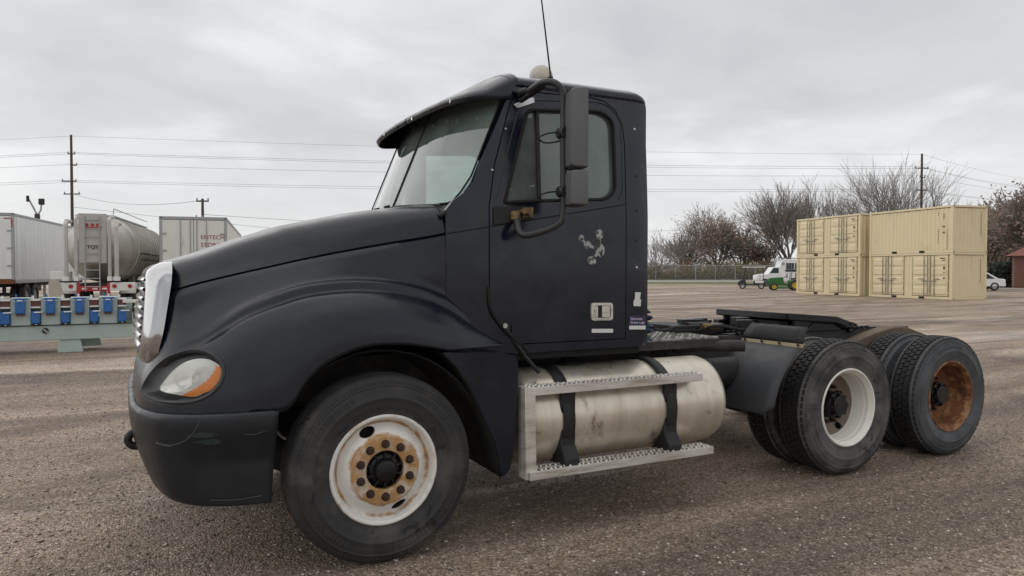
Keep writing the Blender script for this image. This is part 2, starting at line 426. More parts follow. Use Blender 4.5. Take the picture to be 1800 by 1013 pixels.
RUST = (.20, .075, .022)
MAT = dict(
    paint=M('matte_black_paint', (.0042, .0066, .0125), .29, 0, .25, 2.2, dirt=(.015, .0175, .022), amt=(.5, .8), dscale=1.6, dmax=.55, bump=.025, bscale=25, rvar=.10, spec=.48, dirt2=(.020, .022, .025), amt2=(.66, .74), d2scale=5),
    navy=M('worn_navy_black_paint', (.0032, .0066, .0165), .20, 0, .3, 2.6, dirt=(.019, .023, .029), amt=(.50, .80), dscale=2.2, dmax=.5, bump=.03, bscale=14, rvar=.1, spec=.5),
    bumper=M('scuffed_black_plastic', (.0055, .0085, .0125), .38, 0, .3, 4, dirt=(.05, .055, .055), amt=(.66, .8), dscale=5, dstretch=(1, 1, 4), dmax=.5, bump=.05, bscale=30, rvar=.12),
    flap=M('dull_grey_plastic', (.035, .038, .042), .52, 0, .2, 4, dirt=(.075, .07, .065), amt=(.5, .8), dscale=3, dmax=.5, rvar=.1),
    gap=M('black_gap', (.004, .004, .004), .8, 0, .1),
    black=M('black_grimy_metal', (.012, .012, .012), .62, 0, .3, 9, dirt=(.06, .05, .04), amt=(.58, .8), dscale=5, dmax=.7, bump=.1),
    chassis=M('muddy_chassis_metal', (.03, .028, .026), .75, 0, .3, 6, dirt=(.11, .09, .07), amt=(.45, .75), dscale=4, dmax=.8, bump=.15),
    rubber=M('tyre_rubber', (.028, .0275, .027), .70, 0, .3, 7, dirt=(.085, .077, .068), amt=(.45, .70), dscale=3.6, dmax=.75, bump=.06, bscale=45, dirt2=(.012, .012, .012), amt2=(.58, .61), d2scale=6),
    tread=M('tread_rubber', (.017, .0165, .016), .8, 0, .3, 9, dirt=(.06, .05, .042), amt=(.5, .8), dscale=6, dmax=.7, bump=.12),
    rim_white=M('worn_white_wheel_paint', (.55, .53, .49), .5, 0, .1, 6, dirt=(.30, .24, .17), amt=(.55, .8), dscale=9, dmax=.7, dirt2=(.24, .12, .045), amt2=(.585, .66), d2scale=8, bump=.05),
    rim_bright=M('white_wheel_barrel', (.78, .76, .69), .45, 0, .06, 6, dirt=(.35, .3, .22), amt=(.62, .85), dscale=7, dmax=.6),
    rim_tan=M('dirty_tan_wheel_disc', (.19, .15, .11), .7, 0, .25, 7, dirt=(.3, .27, .22), amt=(.55, .8), dscale=8, dmax=.7, bump=.1),
    rust=M('rusty_steel', (.17, .06, .02), .78, 0, .45, 9, dirt=(.30, .12, .035), amt=(.45, .7), dscale=9, dmax=.9, dirt2=(.06, .028, .016), amt2=(.58, .68), d2scale=14, bump=.25),
    rust_dark=M('dark_rusty_iron', (.045, .024, .017), .75, 0, .4, 20, bump=.2),
    plate_rust=M('wheel_face_rust_and_white', (.66, .62, .54), .6, 0, .12, 8, dirt=(.44, .23, .07), amt=(.30, .54), dscale=10, dmax=.95, dirt2=(.16, .06, .02), amt2=(.60, .68), d2scale=16, bump=.1),
    alu=M('dull_aluminium', (.66, .635, .58), .45, .45, .14, 5, dirt=(.27, .22, .155), amt=(.42, .72), dscale=4, dstretch=(.6, 1, 4), dmax=.75, rvar=.12, bump=.03),
    tank=M('weathered_aluminium_tank', (.72, .66, .55), .36, .62, .12, 3, dirt=(.46, .39, .28), amt=(.42, .80), dscale=1.8, dstretch=(4, .8, .6), dmax=.7, dirt2=(.24, .18, .11), amt2=(.54, .70), d2scale=4, rvar=.1, bump=.02),
    chrome=M('chrome', (.46, .46, .465), .10, 1, .03, 3, rvar=.03),
    chrome_dull=M('scratched_chrome', (.5, .5, .5), .28, 1, .1, 9),
    glass=glass('windshield_glass', (.80, .93, .87), 1.3, .20, (.55, .68, .62)),
    sideglass=glass('door_glass', (.70, .78, .76), 1.5, .30, (.33, .38, .37)),
    lens=glass('clear_lens', (.92, .93, .92), 1.3, .08, (.7, .7, .66)),
    amber=M('amber_lens', (.58, .19, .04), .25, 0, .1, 20),
    reflector=M('lamp_reflector', (.82, .81, .77), .2, .6, .1, 12),
    seat=M('grey_seat_cloth', (.05, .052, .055), .9, 0, .2, 14),
    trim=M('grey_cab_trim', (.10, .105, .11), .8, 0, .15, 6),
    mirror_shell=M('grey_mirror_shell', (.105, .108, .11), .48, 0, .06, 5, rvar=.06),
    tube=M('black_tube_paint', (.022, .022, .023), .42, 0, .2, 9, dirt=(.08, .06, .045), amt=(.6, .8), dscale=9, dmax=.6),
    scuff=M('bare_scuffed_primer', (.36, .37, .37), .65, 0, .5, 45, dirt=(.03, .03, .032), amt=(.5, .56), dscale=28),
    white_label=M('white_sticker', (.68, .68, .66), .6, 0, .06, 12, dirt=(.45, .44, .42), amt=(.5, .8), dscale=20, dmax=.6),
    purple=M('purple_sticker', (.030, .012, .055), .45, 0, .1, 12),
    pale_text=M('pale_lettering', (.48, .44, .58), .6, 0, .05, 12),
    bronze=M('rusty_brass_bracket', (.23, .16, .075), .55, .5, .4, 16, dirt=(.05, .035, .02), amt=(.45, .6), dscale=22),
    deck=M('worn_tread_plate', (.30, .29, .26), .55, .4, .3, 22, dirt=(.09, .075, .06), amt=(.42, .6), dscale=14, dmax=.85),
    grease=M('greasy_black_steel', (.009, .009, .010), .38, .2, .3, 9, dirt=(.05, .045, .038), amt=(.55, .75), dscale=6, dmax=.6, bump=.15),
    mud=M('mud_caked_steel', (.13, .095, .065), .9, 0, .3, 9, bump=.3),
    hose_blue=M('blue_air_hose', (.02, .05, .12), .5), hose_green=M('green_air_hose', (.02, .09, .05), .5), hose_red=M('red_air_hose', (.25, .02, .015), .5),
    scratch=M('pale_scratch', (.065, .07, .074), .5, 0, .5, 30), glossy_scrape=M('glossy_scraped_paint', (.020, .030, .034), .40, 0, .3, 30),
    cream=M('pale_cream_lens', (.55, .50, .40), .4, 0, .1, 12),
    headlens=glass('milky_headlamp_lens', (.95, .96, .95), 1.8, .34, (.86, .86, .82)),
    flap_dark=M('black_bezel_plastic', (.014, .015, .017), .42, 0, .15, 6),
    rubber_flap=M('black_rubber_sheet', (.022, .022, .024), .6, 0, .25, 9, dirt=(.06, .055, .05), amt=(.5, .8), dscale=9, dmax=.6),
    brass_strip=M('tarnished_strip', (.34, .28, .17), .5, .3, .2, 14),
    rubber_dusty=M('dusty_tyre_rubber', (.030, .030, .030), .75, 0, .25, 7, dirt=(.115, .107, .098), amt=(.34, .62), dscale=4.5, dmax=.85, bump=.06, bscale=45, dirt2=(.018, .018, .018), amt2=(.60, .64), d2scale=6),
    rubber_grey=M('grey_blue_tyre_rubber', (.045, .050, .055), .66, 0, .2, 7, dirt=(.11, .115, .12), amt=(.35, .70), dscale=3.2, dmax=.75, bump=.06, bscale=45, dirt2=(.02, .022, .024), amt2=(.63, .67), d2scale=7),
    rust_orange=M('orange_rusty_barrel', (.17, .062, .022), .8, 0, .5, 7, dirt=(.36, .20, .085), amt=(.47, .62), dscale=12, dmax=.85, dirt2=(.065, .028, .015), amt2=(.50, .62), d2scale=7, bump=.25),
    # background
    wht=M('weathered_white_panel', (.74, .75, .74), .45, 0, .05, 2, dirt=(.42, .43, .41), amt=(.5, .8), dscale=1.5, dstretch=(1, 1, .3), dmax=.6),
    wht_old=M('old_stained_white_panel', (.70, .70, .66), .55, 0, .06, 2, dirt=(.33, .30, .24), amt=(.55, .8), dscale=2, dstretch=(2, 2, .35), dmax=.7),
    galv=M('galvanised_steel', (.36, .37, .37), .5, .5, .12, 9),
    trailer_dark=M('dark_trailer_frame', (.03, .03, .032), .7),
    bulk=M('dull_tank_aluminium', (.43, .41, .375), .46, .35, .1, 2, dirt=(.20, .185, .16), amt=(.45, .8), dscale=1.3, dstretch=(1, 3, .5), dmax=.7),
    bulk_lite=M('pale_tank_end', (.46, .44, .41), .5, .2, .08, 3, dirt=(.3, .28, .25), amt=(.5, .8), dscale=2, dmax=.5),
    redlamp=M('red_lamp', (.35, .015, .015), .3), redpaint=M('faded_red_paint', (.42, .03, .035), .6, 0, .2, 9),
    handpaint=M('hand_painted_red', (.30, .05, .065), .7, 0, .3, 14),
    tapew=M('white_reflective_tape', (.75, .75, .75), .4),
    mint=M('pale_green_machine_paint', (.42, .50, .46), .5, 0, .08, 4, dirt=(.32, .33, .28), amt=(.5, .8), dscale=4, dmax=.6),
    blue=M('bright_blue_paint', (.022, .13, .38), .4, 0, .15, 9, dirt=(.03, .06, .15), amt=(.6, .75), dscale=14, dmax=.7),
    redbrown=M('brown_machine_slide', (.16, .06, .05), .6, 0, .3, 20),
    tan=M('tan_container_paint', (.70, .605, .385), .5, 0, .04, 2, dirt=(.48, .40, .26), amt=(.5, .8), dscale=1.4, dstretch=(1, 1, .3), dmax=.6, dirt2=(.30, .18, .09), amt2=(.70, .74), d2scale=3),
    tan2=M('pale_tan_container_paint', (.70, .60, .385), .5, 0, .03, 2),
    blackhole=M('fork_pocket_dark', (.01, .01, .01), .9),
    steelrod=M('grey_lock_rod', (.24, .235, .21), .45, .6), mark=M('brown_marking', (.12, .07, .04), .7),
    wood=M('weathered_pole_wood', (.075, .062, .052), .85, 0, .25, 4),
    wire=M('dark_wire', (.26, .27, .28), .7), ins=M('insulator', (.25, .25, .26), .4),
    bark=M('grey_brown_bark', (.14, .12, .105), .9, 0, .25, 3), twig=M('hazed_brown_twig', (.24, .21, .19), .9, 0, .25, 2),  # twig colour is paled in place of air haze over the far trees
    leaf_rust=M('russet_dry_leaf', (.25, .16, .115), .85, 0, .35, 1.2), leaf_dark=M('dark_brown_red_leaf', (.19, .13, .105), .85, 0, .35, 1.2),
    leaf_olive=M('olive_brush', (.17, .14, .05), .9, 0, .35, .6), leaf_brown=M('dry_brown_brush', (.19, .145, .105), .9, 0, .35, .6),
    leaf_ever=M('dark_evergreen', (.02, .03, .018), .9, 0, .3, 2),
    greenpaint=M('green_tractor_paint', (.02, .14, .03), .4), yellow=M('yellow_wheel', (.55, .38, .02), .5),
    vehglass=M('dark_vehicle_glass', (.02, .03, .035), .12), brick=M('red_brown_brick', (.19, .075, .05), .85, 0, .25, 6),
    roofbrown=M('brown_shingle', (.20, .075, .055), .9, 0, .3, 7), beige=M('beige_door', (.55, .42, .30), .6),
)

def rim_rust():
    """White wheel paint with rust creeping from the flange, the gutter and the centre plate."""
    m, nt, nd, lk, p = newmat('rust_edged_white_wheel')
    base = mix_rgb(nt, tex(nt, 7, 6, .6), (.68, .66, .61), (.80, .78, .74))
    base = mix_rgb(nt, ramp_fac(nt, tex(nt, 10, 8, .65, None, .3), .52, .78), base, (.50, .42, .31))
    t = N(nt, 'ShaderNodeTexCoord'); vm = N(nt, 'ShaderNodeVectorMath', operation='MULTIPLY'); vm.inputs[1].default_value = (1, 0, 1)
    lk.new(t.outputs['Object'], vm.inputs[0])
    ln = N(nt, 'ShaderNodeVectorMath', operation='LENGTH'); lk.new(vm.outputs[0], ln.inputs[0])
    rp = N(nt, 'ShaderNodeValToRGB'); cr_ = rp.color_ramp
    mr = N(nt, 'ShaderNodeMapRange'); mr.inputs['From Min'].default_value = .18; mr.inputs['From Max'].default_value = .32; lk.new(ln.outputs['Value'], mr.inputs[0]); lk.new(mr.outputs[0], rp.inputs[0])
    cr_.elements[0].position = 0; cr_.elements[0].color = (.75,) * 3 + (1,)
    cr_.elements[1].position = 1; cr_.elements[1].color = (.62,) * 3 + (1,)
    for pos, v in ((.14, .62), (.30, .30), (.50, .26), (.57, .62), (.64, .66), (.72, .40), (.80, .30), (.90, .50)):
        e_ = cr_.elements.new(pos); e_.color = (v, v, v, 1)
    ad = N(nt, 'ShaderNodeMath', operation='ADD'); lk.new(rp.outputs[0], ad.inputs[0]); lk.new(tex(nt, 9, 9, .7, None, .6), ad.inputs[1])
    base = mix_rgb(nt, ramp_fac(nt, ad.outputs[0], .95, 1.22), base, (.40, .24, .11))
    base = mix_rgb(nt, ramp_fac(nt, ad.outputs[0], 1.18, 1.42), base, (.12, .055, .026))
    lk.new(base, p.inputs['Base Color']); p.inputs['Roughness'].default_value = .55
    return m
MAT['rim_front'] = rim_rust()

# ================================================================== GROUND
def smooth(a, b, x):
    t = min(1, max(0, (x - a) / (b - a))); return t * t * (3 - 2 * t)
def gz(x, y):
    """Height of the gravel yard: almost flat, sinking a little under the truck's front axle."""
    d = -0.012 - 0.030 * smooth(2.9, 0.9, x) * smooth(-5, -1.2, x) * smooth(4.5, 2.0, abs(y))
    d *= smooth(14, 5, math.hypot(x - 2.5, y))
    if abs(x) < 60 and abs(y) < 60:
        d += 0.012 * mnoise.noise(Vector((x * .55, y * .55, 0))) + 0.006 * mnoise.noise(Vector((x * 1.9, y * 1.9, 4)))
        d += .016 * mnoise.noise(Vector((x * .22 + 9, y * .5, 2))) * smooth(5, 12, math.hypot(x - 2.5, y))
    return d

def build_ground():
    def axis(lo, hi, core0, core1, fine):
        a = list(np.arange(core0, core1 + 1e-6, fine))
        st = fine; v = core1
        while v < hi: st *= 1.25; v += st; a.append(v)
        st = fine; v = core0
        while v > lo: st *= 1.25; v -= st; a.insert(0, v)
        return a
    X = axis(-600, 600, -6, 9, .12); Y = axis(-200, 700, -5.5, 9, .12)
    mb = MB(); mb.grid([[(x, y, gz(x, y)) for x in X] for y in Y])
    m, nt, nd, lk, p = newmat('damp_gravel')
    big = tex(nt, .16, 5, .55, None, .4, coord='Object')
    mid = tex(nt, 1.1, 6, .6, (1, 1, 1), .6, (5, 5, 0))
    streak = tex(nt, .55, 7, .62, (.16, 1.5, 1), .8, (2, 9, 0))
    fine = tex(nt, 34, 4, .7)
    grit = tex(nt, 130, 3, .7)
    base = mix_rgb(nt, ramp_fac(nt, mid, .3, .7), (.22, .168, .128), (.36, .285, .225))
    base = mix_rgb(nt, ramp_fac(nt, big, .35, .65), base, (.34, .275, .222))
    wet = ramp_fac(nt, streak, .50, .66)
    wm = N(nt, 'ShaderNodeMath', operation='MULTIPLY'); wm.inputs[1].default_value = .55; lk.new(wet, wm.inputs[0])
    base = mix_rgb(nt, wm.outputs[0], base, (.14, .105, .082))
    # single stones: every cell has its own tone
    t = N(nt, 'ShaderNodeTexCoord')
    vo = None
    for sc, w_ in ((38, .42), (80, .62)):
        v_ = N(nt, 'ShaderNodeTexVoronoi'); v_.inputs['Scale'].default_value = sc; v_.inputs['Randomness'].default_value = 1
        lk.new(t.outputs['Object'], v_.inputs['Vector'])
        sepc = N(nt, 'ShaderNodeSeparateColor'); lk.new(v_.outputs['Color'], sepc.inputs[0])
        rp = N(nt, 'ShaderNodeValToRGB'); cr_ = rp.color_ramp
        cr_.elements[0].color = (.050, .037, .028, 1); cr_.elements[1].color = (.80, .70, .57, 1)
        for pos, col in ((.25, (.150, .112, .084)), (.62, (.300, .232, .178)), (.88, (.44, .355, .28))):
            e_ = cr_.elements.new(pos); e_.color = c4(col)
        lk.new(sepc.outputs[0], rp.inputs[0])
        base = mix_rgb(nt, w_, base, rp.outputs[0])
        vo = v_
    gf = ramp_fac(nt, grit, .52, .70)
    gm = N(nt, 'ShaderNodeMath', operation='MULTIPLY'); gm.inputs[1].default_value = .30; lk.new(gf, gm.inputs[0])
    base = mix_rgb(nt, gm.outputs[0], base, (.45, .39, .33))
    dampf = ramp_fac(nt, tex(nt, .42, 6, .62, (.5, 1.1, 1), .8, (4, 11, 0)), .47, .62)
    dmp = N(nt, 'ShaderNodeMath', operation='MULTIPLY'); dmp.inputs[1].default_value = .42; lk.new(dampf, dmp.inputs[0])
    base = mix_rgb(nt, dmp.outputs[0], base, (.115, .088, .070))
    tone = ramp_fac(nt, streak, .34, .70)
    tm = N(nt, 'ShaderNodeMapRange'); tm.inputs['To Min'].default_value = 1.55; tm.inputs['To Max'].default_value = .70; lk.new(tone, tm.inputs[0])
    # curved wheel tracks pressed into the yard, darker and damp
    trk = None
    for cx, cy, rr, wd in ((18, -26, 34.0, .22), (18, -26, 36.1, .22), (40, 70, 62.0, .25), (40, 70, 64.1, .25), (-30, 40, 47.5, .22), (-30, 40, 49.6, .22), (6, 46, 33.0, .3), (6, 46, 35.2, .3), (60, -30, 57.5, .25), (60, -30, 59.6, .25)):
        vs_ = N(nt, 'ShaderNodeVectorMath', operation='SUBTRACT'); lk.new(t.outputs['Object'], vs_.inputs[0]); vs_.inputs[1].default_value = (cx, cy, 0)
        ln = N(nt, 'ShaderNodeVectorMath', operation='LENGTH'); lk.new(vs_.outputs[0], ln.inputs[0])
        sb = N(nt, 'ShaderNodeMath', operation='SUBTRACT'); lk.new(ln.outputs['Value'], sb.inputs[0]); sb.inputs[1].default_value = rr
        wob = N(nt, 'ShaderNodeMath', operation='MULTIPLY_ADD'); lk.new(mid, wob.inputs[0]); wob.inputs[1].default_value = .5; lk.new(sb.outputs[0], wob.inputs[2])
        ab = N(nt, 'ShaderNodeMath', operation='ABSOLUTE'); lk.new(wob.outputs[0], ab.inputs[0])
        f_ = N(nt, 'ShaderNodeMapRange', interpolation_type='SMOOTHSTEP'); f_.inputs['From Min'].default_value = wd * .4; f_.inputs['From Max'].default_value = wd * 1.5; f_.inputs['To Min'].default_value = 1; f_.inputs['To Max'].default_value = 0
        lk.new(ab.outputs[0], f_.inputs[0])
        if trk is None: trk = f_.outputs[0]
        else:
            mxx = N(nt, 'ShaderNodeMath', operation='MAXIMUM'); lk.new(trk, mxx.inputs[0]); lk.new(f_.outputs[0], mxx.inputs[1]); trk = mxx.outputs[0]
    brk = ramp_fac(nt, tex(nt, .5, 5, .6, None, .5, (8, 1, 0)), .38, .62)
    tk = N(nt, 'ShaderNodeMath', operation='MULTIPLY'); lk.new(trk, tk.inputs[0]); lk.new(brk, tk.inputs[1])
    tk2 = N(nt, 'ShaderNodeMath', operation='MULTIPLY'); lk.new(tk.outputs[0], tk2.inputs[0]); tk2.inputs[1].default_value = .45
    base = mix_rgb(nt, tk2.outputs[0], base, (.12, .09, .072))
    hs = N(nt, 'ShaderNodeHueSaturation'); hs.inputs['Saturation'].default_value = 1.18; lk.new(tm.outputs[0], hs.inputs['Value']); lk.new(base, hs.inputs['Color']); base = hs.outputs[0]
    lk.new(base, p.inputs['Base Color'])
    pud = ramp_fac(nt, tex(nt, .30, 6, .6, (.22, 1.3, 1), .7, (1, 3.3, 0)), .53, .62)
    mr = N(nt, 'ShaderNodeMapRange'); mr.inputs['To Min'].default_value = .72; mr.inputs['To Max'].default_value = .24
    lk.new(pud, mr.inputs[0]); lk.new(mr.outputs[0], p.inputs['Roughness'])
    p.inputs['Specular IOR Level'].default_value = .45
    h1 = N(nt, 'ShaderNodeMath', operation='MULTIPLY_ADD'); h1.inputs[1].default_value = -1.0
    lk.new(vo.outputs['Distance'], h1.inputs[0]); lk.new(fine, h1.inputs[2])
    b = N(nt, 'ShaderNodeBump'); b.inputs['Strength'].default_value = 1.0; b.inputs['Distance'].default_value = .022
    lk.new(h1.outputs[0], b.inputs['Height'])
    bs = N(nt, 'ShaderNodeMapRange'); bs.inputs['To Min'].default_value = 1.0; bs.inputs['To Max'].default_value = .18; lk.new(pud, bs.inputs[0]); lk.new(bs.outputs[0], b.inputs['Strength'])
    b2 = N(nt, 'ShaderNodeBump'); b2.inputs['Strength'].default_value = .35; b2.inputs['Distance'].default_value = .06
    lk.new(streak, b2.inputs['Height']); lk.new(b.outputs[0], b2.inputs['Normal']); lk.new(b2.outputs[0], p.inputs['Normal'])
    g = mb.build('ground', m, smooth=60, normals=False)
    tag(g, 'damp brown gravel yard with tyre tracks', None, None, 'structure')
    return g
build_ground()

def build_pebbles():
    rng = np.random.default_rng(5)
    n = 70000
    # spread over the yard, densest near the truck's camera side
    r = 2.4 + 17 * rng.random(n) ** 1.35
    a = rng.uniform(R_(-16), R_(72), n)
    x = -1.2 + r * np.sin(a); y = -5.1 + r * np.cos(a)
    size = .0035 + .0115 * rng.random(n) ** 3.2
    ico = [(0, 0, 1), (.9, 0, .1), (.3, .85, 0), (-.7, .5, .1), (-.7, -.5, 0), (.3, -.85, .1), (0, 0, -.7)]
    tri = [(0, 1, 2), (0, 2, 3), (0, 3, 4), (0, 4, 5), (0, 5, 1), (6, 2, 1), (6, 3, 2), (6, 4, 3), (6, 5, 4), (6, 1, 5)]
    I = np.array(ico)
    z = np.array([gz(px, py) for px, py in zip(x, y)])
    rot = rng.uniform(0, 6.28, n)
    sc = np.stack([size * rng.uniform(.8, 1.5, n), size * rng.uniform(.7, 1.1, n), size * rng.uniform(.4, .8, n)], 1)
    J = I[None] * sc[:, None, :] * (1 + rng.uniform(-.2, .2, (n, 7, 1)))
    c, s = np.cos(rot)[:, None], np.sin(rot)[:, None]
    V = np.stack([J[..., 0] * c - J[..., 1] * s + x[:, None], J[..., 0] * s + J[..., 1] * c + y[:, None], J[..., 2] + z[:, None] + .0015], 2).reshape(-1, 3)
    T = (np.array(tri)[None] + (np.arange(n) * 7)[:, None, None]).reshape(-1, 3)
    me = bpy.data.meshes.new('loose_gravel')
    me.vertices.add(len(V)); me.vertices.foreach_set('co', V.ravel())
    me.loops.add(T.size); me.loops.foreach_set('vertex_index', T.ravel().astype(np.int32))
    me.polygons.add(len(T)); me.polygons.foreach_set('loop_start', np.arange(0, T.size, 3, dtype=np.int32))
    me.update(calc_edges=True)
    m, nt, nd, lk, p = newmat('pebble_stone')
    gi = N(nt, 'ShaderNodeNewGeometry')
    rp = N(nt, 'ShaderNodeValToRGB')
    rp.color_ramp.elements[0].color = (.08, .060, .046, 1); rp.color_ramp.elements[1].color = (.66, .60, .50, 1)
    e = rp.color_ramp.elements.new(.72); e.color = (.30, .24, .19, 1)
    lk.new(gi.outputs['Random Per Island'], rp.inputs[0]); lk.new(rp.outputs[0], p.inputs['Base Color'])
    p.inputs['Roughness'].default_value = .7
    me.materials.append(m)
    o = bpy.data.objects.new('loose_gravel', me); COL.objects.link(o)
    tag(o, 'small loose stones scattered over the gravel yard', 'gravel', None, 'stuff')
build_pebbles()

# ================================================================== TRUCK
truck = empty('semi_truck')
tag(truck, 'matte black day cab semi truck with white front wheel and bare rear frame', 'truck')

# ---- hood and fenders: a net of curves, spine to wheel arch (t) by nose to tail (s)
def build_hood():
    #       s0 front centre ... s3 corner, then along the side to the fender tail
    X0 = [-1.02, -1.012, -.992, -.935, -.84, -.66, -.47, -.39, -.3, -.1, .1, .28, .38, .45]
    Z0 = [1.662, 1.664, 1.672, 1.695, 1.733, 1.80, 1.857, 1.88, 1.902, 1.948, 1.988, 2.014, 2.025, 2.03]
    T = []
    T.append([(x, 0, z) for x, z in zip(X0, Z0)])
    T.append([(x - .004 * (i < 3), -yy, z - .008) for i, (x, z, yy) in enumerate(zip(X0, Z0, [.05, .25, .33, .34, .35, .36, .38, .385, .39, .41, .43, .45, .46, .46]))])
    T.append([(-1.035, 0, 1.648), (-1.03, -.40, 1.648), (-1.0, -.585, 1.645), (-.95, -.615, 1.662), (-.85, -.63, 1.700), (-.66, -.645, 1.768), (-.47, -.67, 1.823), (-.39, -.68, 1.846), (-.3, -.69, 1.868), (-.1, -.72, 1.913), (.1, -.75, 1.953), (.3, -.785, 1.983), (.41, -.805, 1.997), (.47, -.815, 2.003)])
    T.append([(-1.045, 0, 1.61), (-1.042, -.42, 1.61), (-1.012, -.64, 1.61), (-.96, -.685, 1.612), (-.86, -.70, 1.648), (-.66, -.715, 1.713), (-.47, -.74, 1.768), (-.39, -.755, 1.79), (-.3, -.77, 1.813), (-.1, -.80, 1.860), (.1, -.835, 1.905), (.3, -.875, 1.94), (.42, -.90, 1.957), (.475, -.915, 1.967)])
    T.append([(-1.05, 0, 1.55), (-1.048, -.43, 1.55), (-1.022, -.665, 1.55), (-.972, -.722, 1.553), (-.865, -.74, 1.59), (-.66, -.758, 1.645), (-.47, -.785, 1.695), (-.39, -.80, 1.713), (-.3, -.815, 1.735), (-.1, -.848, 1.78), (.1, -.88, 1.825), (.3, -.915, 1.87), (.42, -.938, 1.89), (.485, -.95, 1.90)])
    # seam
    T.append([(-1.055, 0, 1.49), (-1.053, -.44, 1.49), (-1.03, -.68, 1.49), (-.985, -.745, 1.497), (-.868, -.772, 1.532), (-.66, -.795, 1.585), (-.47, -.82, 1.63), (-.39, -.835, 1.65), (-.3, -.848, 1.67), (-.1, -.875, 1.712), (.1, -.905, 1.75), (.3, -.935, 1.785), (.42, -.952, 1.807), (.493, -.962, 1.822)])
    T.append([(-1.07, 0, 1.36), (-1.068, -.45, 1.36), (-1.05, -.69, 1.36), (-1.0, -.775, 1.36), (-.87, -.825, 1.40), (-.66, -.865, 1.485), (-.47, -.89, 1.545), (-.39, -.90, 1.565), (-.3, -.908, 1.585), (-.1, -.925, 1.61), (.1, -.94, 1.615), (.3, -.955, 1.60), (.42, -.963, 1.575), (.497, -.968, 1.55)])
    T.append([(-1.085, 0, 1.26), (-1.083, -.46, 1.26), (-1.065, -.70, 1.26), (-1.005, -.82, 1.26), (-.872, -.882, 1.305), (-.66, -.922, 1.422), (-.47, -.943, 1.49), (-.39, -.95, 1.513), (-.3, -.955, 1.53), (-.1, -.962, 1.547), (.1, -.968, 1.54), (.3, -.972, 1.508), (.42, -.974, 1.468), (.5, -.976, 1.43), (.62, -.985, 1.335), (.82, -1.03, 1.158)])
    T.append([(-1.10, 0, 1.19), (-1.098, -.465, 1.19), (-1.078, -.715, 1.19), (-1.01, -.855, 1.20), (-.875, -.925, 1.25), (-.66, -.972, 1.388), (-.47, -.998, 1.462), (-.39, -1.005, 1.487), (-.3, -1.010, 1.505), (-.1, -1.018, 1.522), (.1, -1.02, 1.512), (.3, -1.02, 1.475), (.42, -1.018, 1.432), (.5, -1.018, 1.393), (.62, -1.022, 1.305), (.82, -1.05, 1.155)])
    T.append([(-1.13, 0, 1.12), (-1.128, -.47, 1.12), (-1.10, -.735, 1.125), (-1.02, -.90, 1.13), (-.88, -.985, 1.185), (-.665, -1.038, 1.325), (-.47, -1.065, 1.402), (-.39, -1.072, 1.428), (-.3, -1.078, 1.447), (-.1, -1.085, 1.463), (.1, -1.085, 1.448), (.3, -1.08, 1.405), (.42, -1.075, 1.362), (.5, -1.072, 1.325), (.62, -1.07, 1.25), (.825, -1.075, 1.152)])
    T.append([(-1.175, 0, 1.02), (-1.17, -.47, 1.02), (-1.135, -.76, 1.02), (-1.04, -.945, 1.025), (-.888, -1.045, 1.065), (-.67, -1.11, 1.18), (-.47, -1.145, 1.265), (-.39, -1.155, 1.305), (-.3, -1.162, 1.335), (-.1, -1.17, 1.36), (.1, -1.168, 1.350), (.3, -1.16, 1.305), (.42, -1.15, 1.262), (.5, -1.14, 1.232), (.62, -1.12, 1.188), (.825, -1.09, 1.150)])
    T.append([(-1.19, 0, .94), (-1.185, -.47, .94), (-1.15, -.775, .94), (-1.055, -.97, .94), (-.892, -1.075, .955), (-.675, -1.142, 1.0), (-.485, -1.178, 1.06), (-.395, -1.185, 1.145), (-.3, -1.19, 1.215), (-.1, -1.195, 1.275), (.1, -1.195, 1.275), (.3, -1.185, 1.236), (.42, -1.172, 1.198), (.5, -1.16, 1.182), (.62, -1.135, 1.164), (.825, -1.098, 1.147)])
    T.append([(-1.192, 0, .872), (-1.188, -.47, .872), (-1.153, -.78, .872), (-1.058, -.98, .872), (-.895, -1.085, .871), (-.678, -1.152, .869), (-.492, -1.185, .872), (-.395, -1.192, 1.005), (-.3, -1.197, 1.095), (-.1, -1.202, 1.178), (.1, -1.202, 1.19), (.3, -1.192, 1.163), (.42, -1.178, 1.139), (.5, -1.165, 1.138), (.62, -1.14, 1.142), (.825, -1.10, 1.145)])
    for k in range(5):                                     # the nose falls away a little faster
        for i, dz in ((2, -.004), (3, -.010), (4, -.016), (5, -.014), (6, -.006)):
            T[k][i] = (T[k][i][0], T[k][i][1], T[k][i][2] + dz)
    # pressed step along the fender: shelf, short wall, second shelf
    W = [0, 0, 0, .15, .45, .8, 1, 1, 1, 1, 1, 1, 1, 1, .8, .3]
    extra = []
    for i in range(16):
        w = W[i]
        a, b, c_ = (np.array(T[k][i], float) for k in (7, 8, 9))
        T[7][i] = tuple(a + w * np.array([0, .006, .010]))
        T[8][i] = tuple(b + w * np.array([0, .010, .016]))
        mid = b * .72 + c_ * .28
        extra.append(tuple(mid + w * np.array([0, .012, -.014])))
        T[9][i] = tuple(c_ + w * np.array([0, .004, .006]))
    T.insert(9, extra)
    NS = 16
    full = []
    for row in T:
        row = list(row)
        while len(row) < NS: row.append(tuple(np.array(row[-1]) + np.array([.12, 0, -.0])))
        full.append(row)
    n = 6
    dense = [crv(r, n) for r in full]                 # along s
    cols = list(zip(*dense))
    tq = 5
    G = [crv(c, tq) for c in cols]                     # G[s][t]
    nt_ = len(G[0]); ns_ = len(G)
    cut_s = 13 * n
    seam_t = 5 * tq
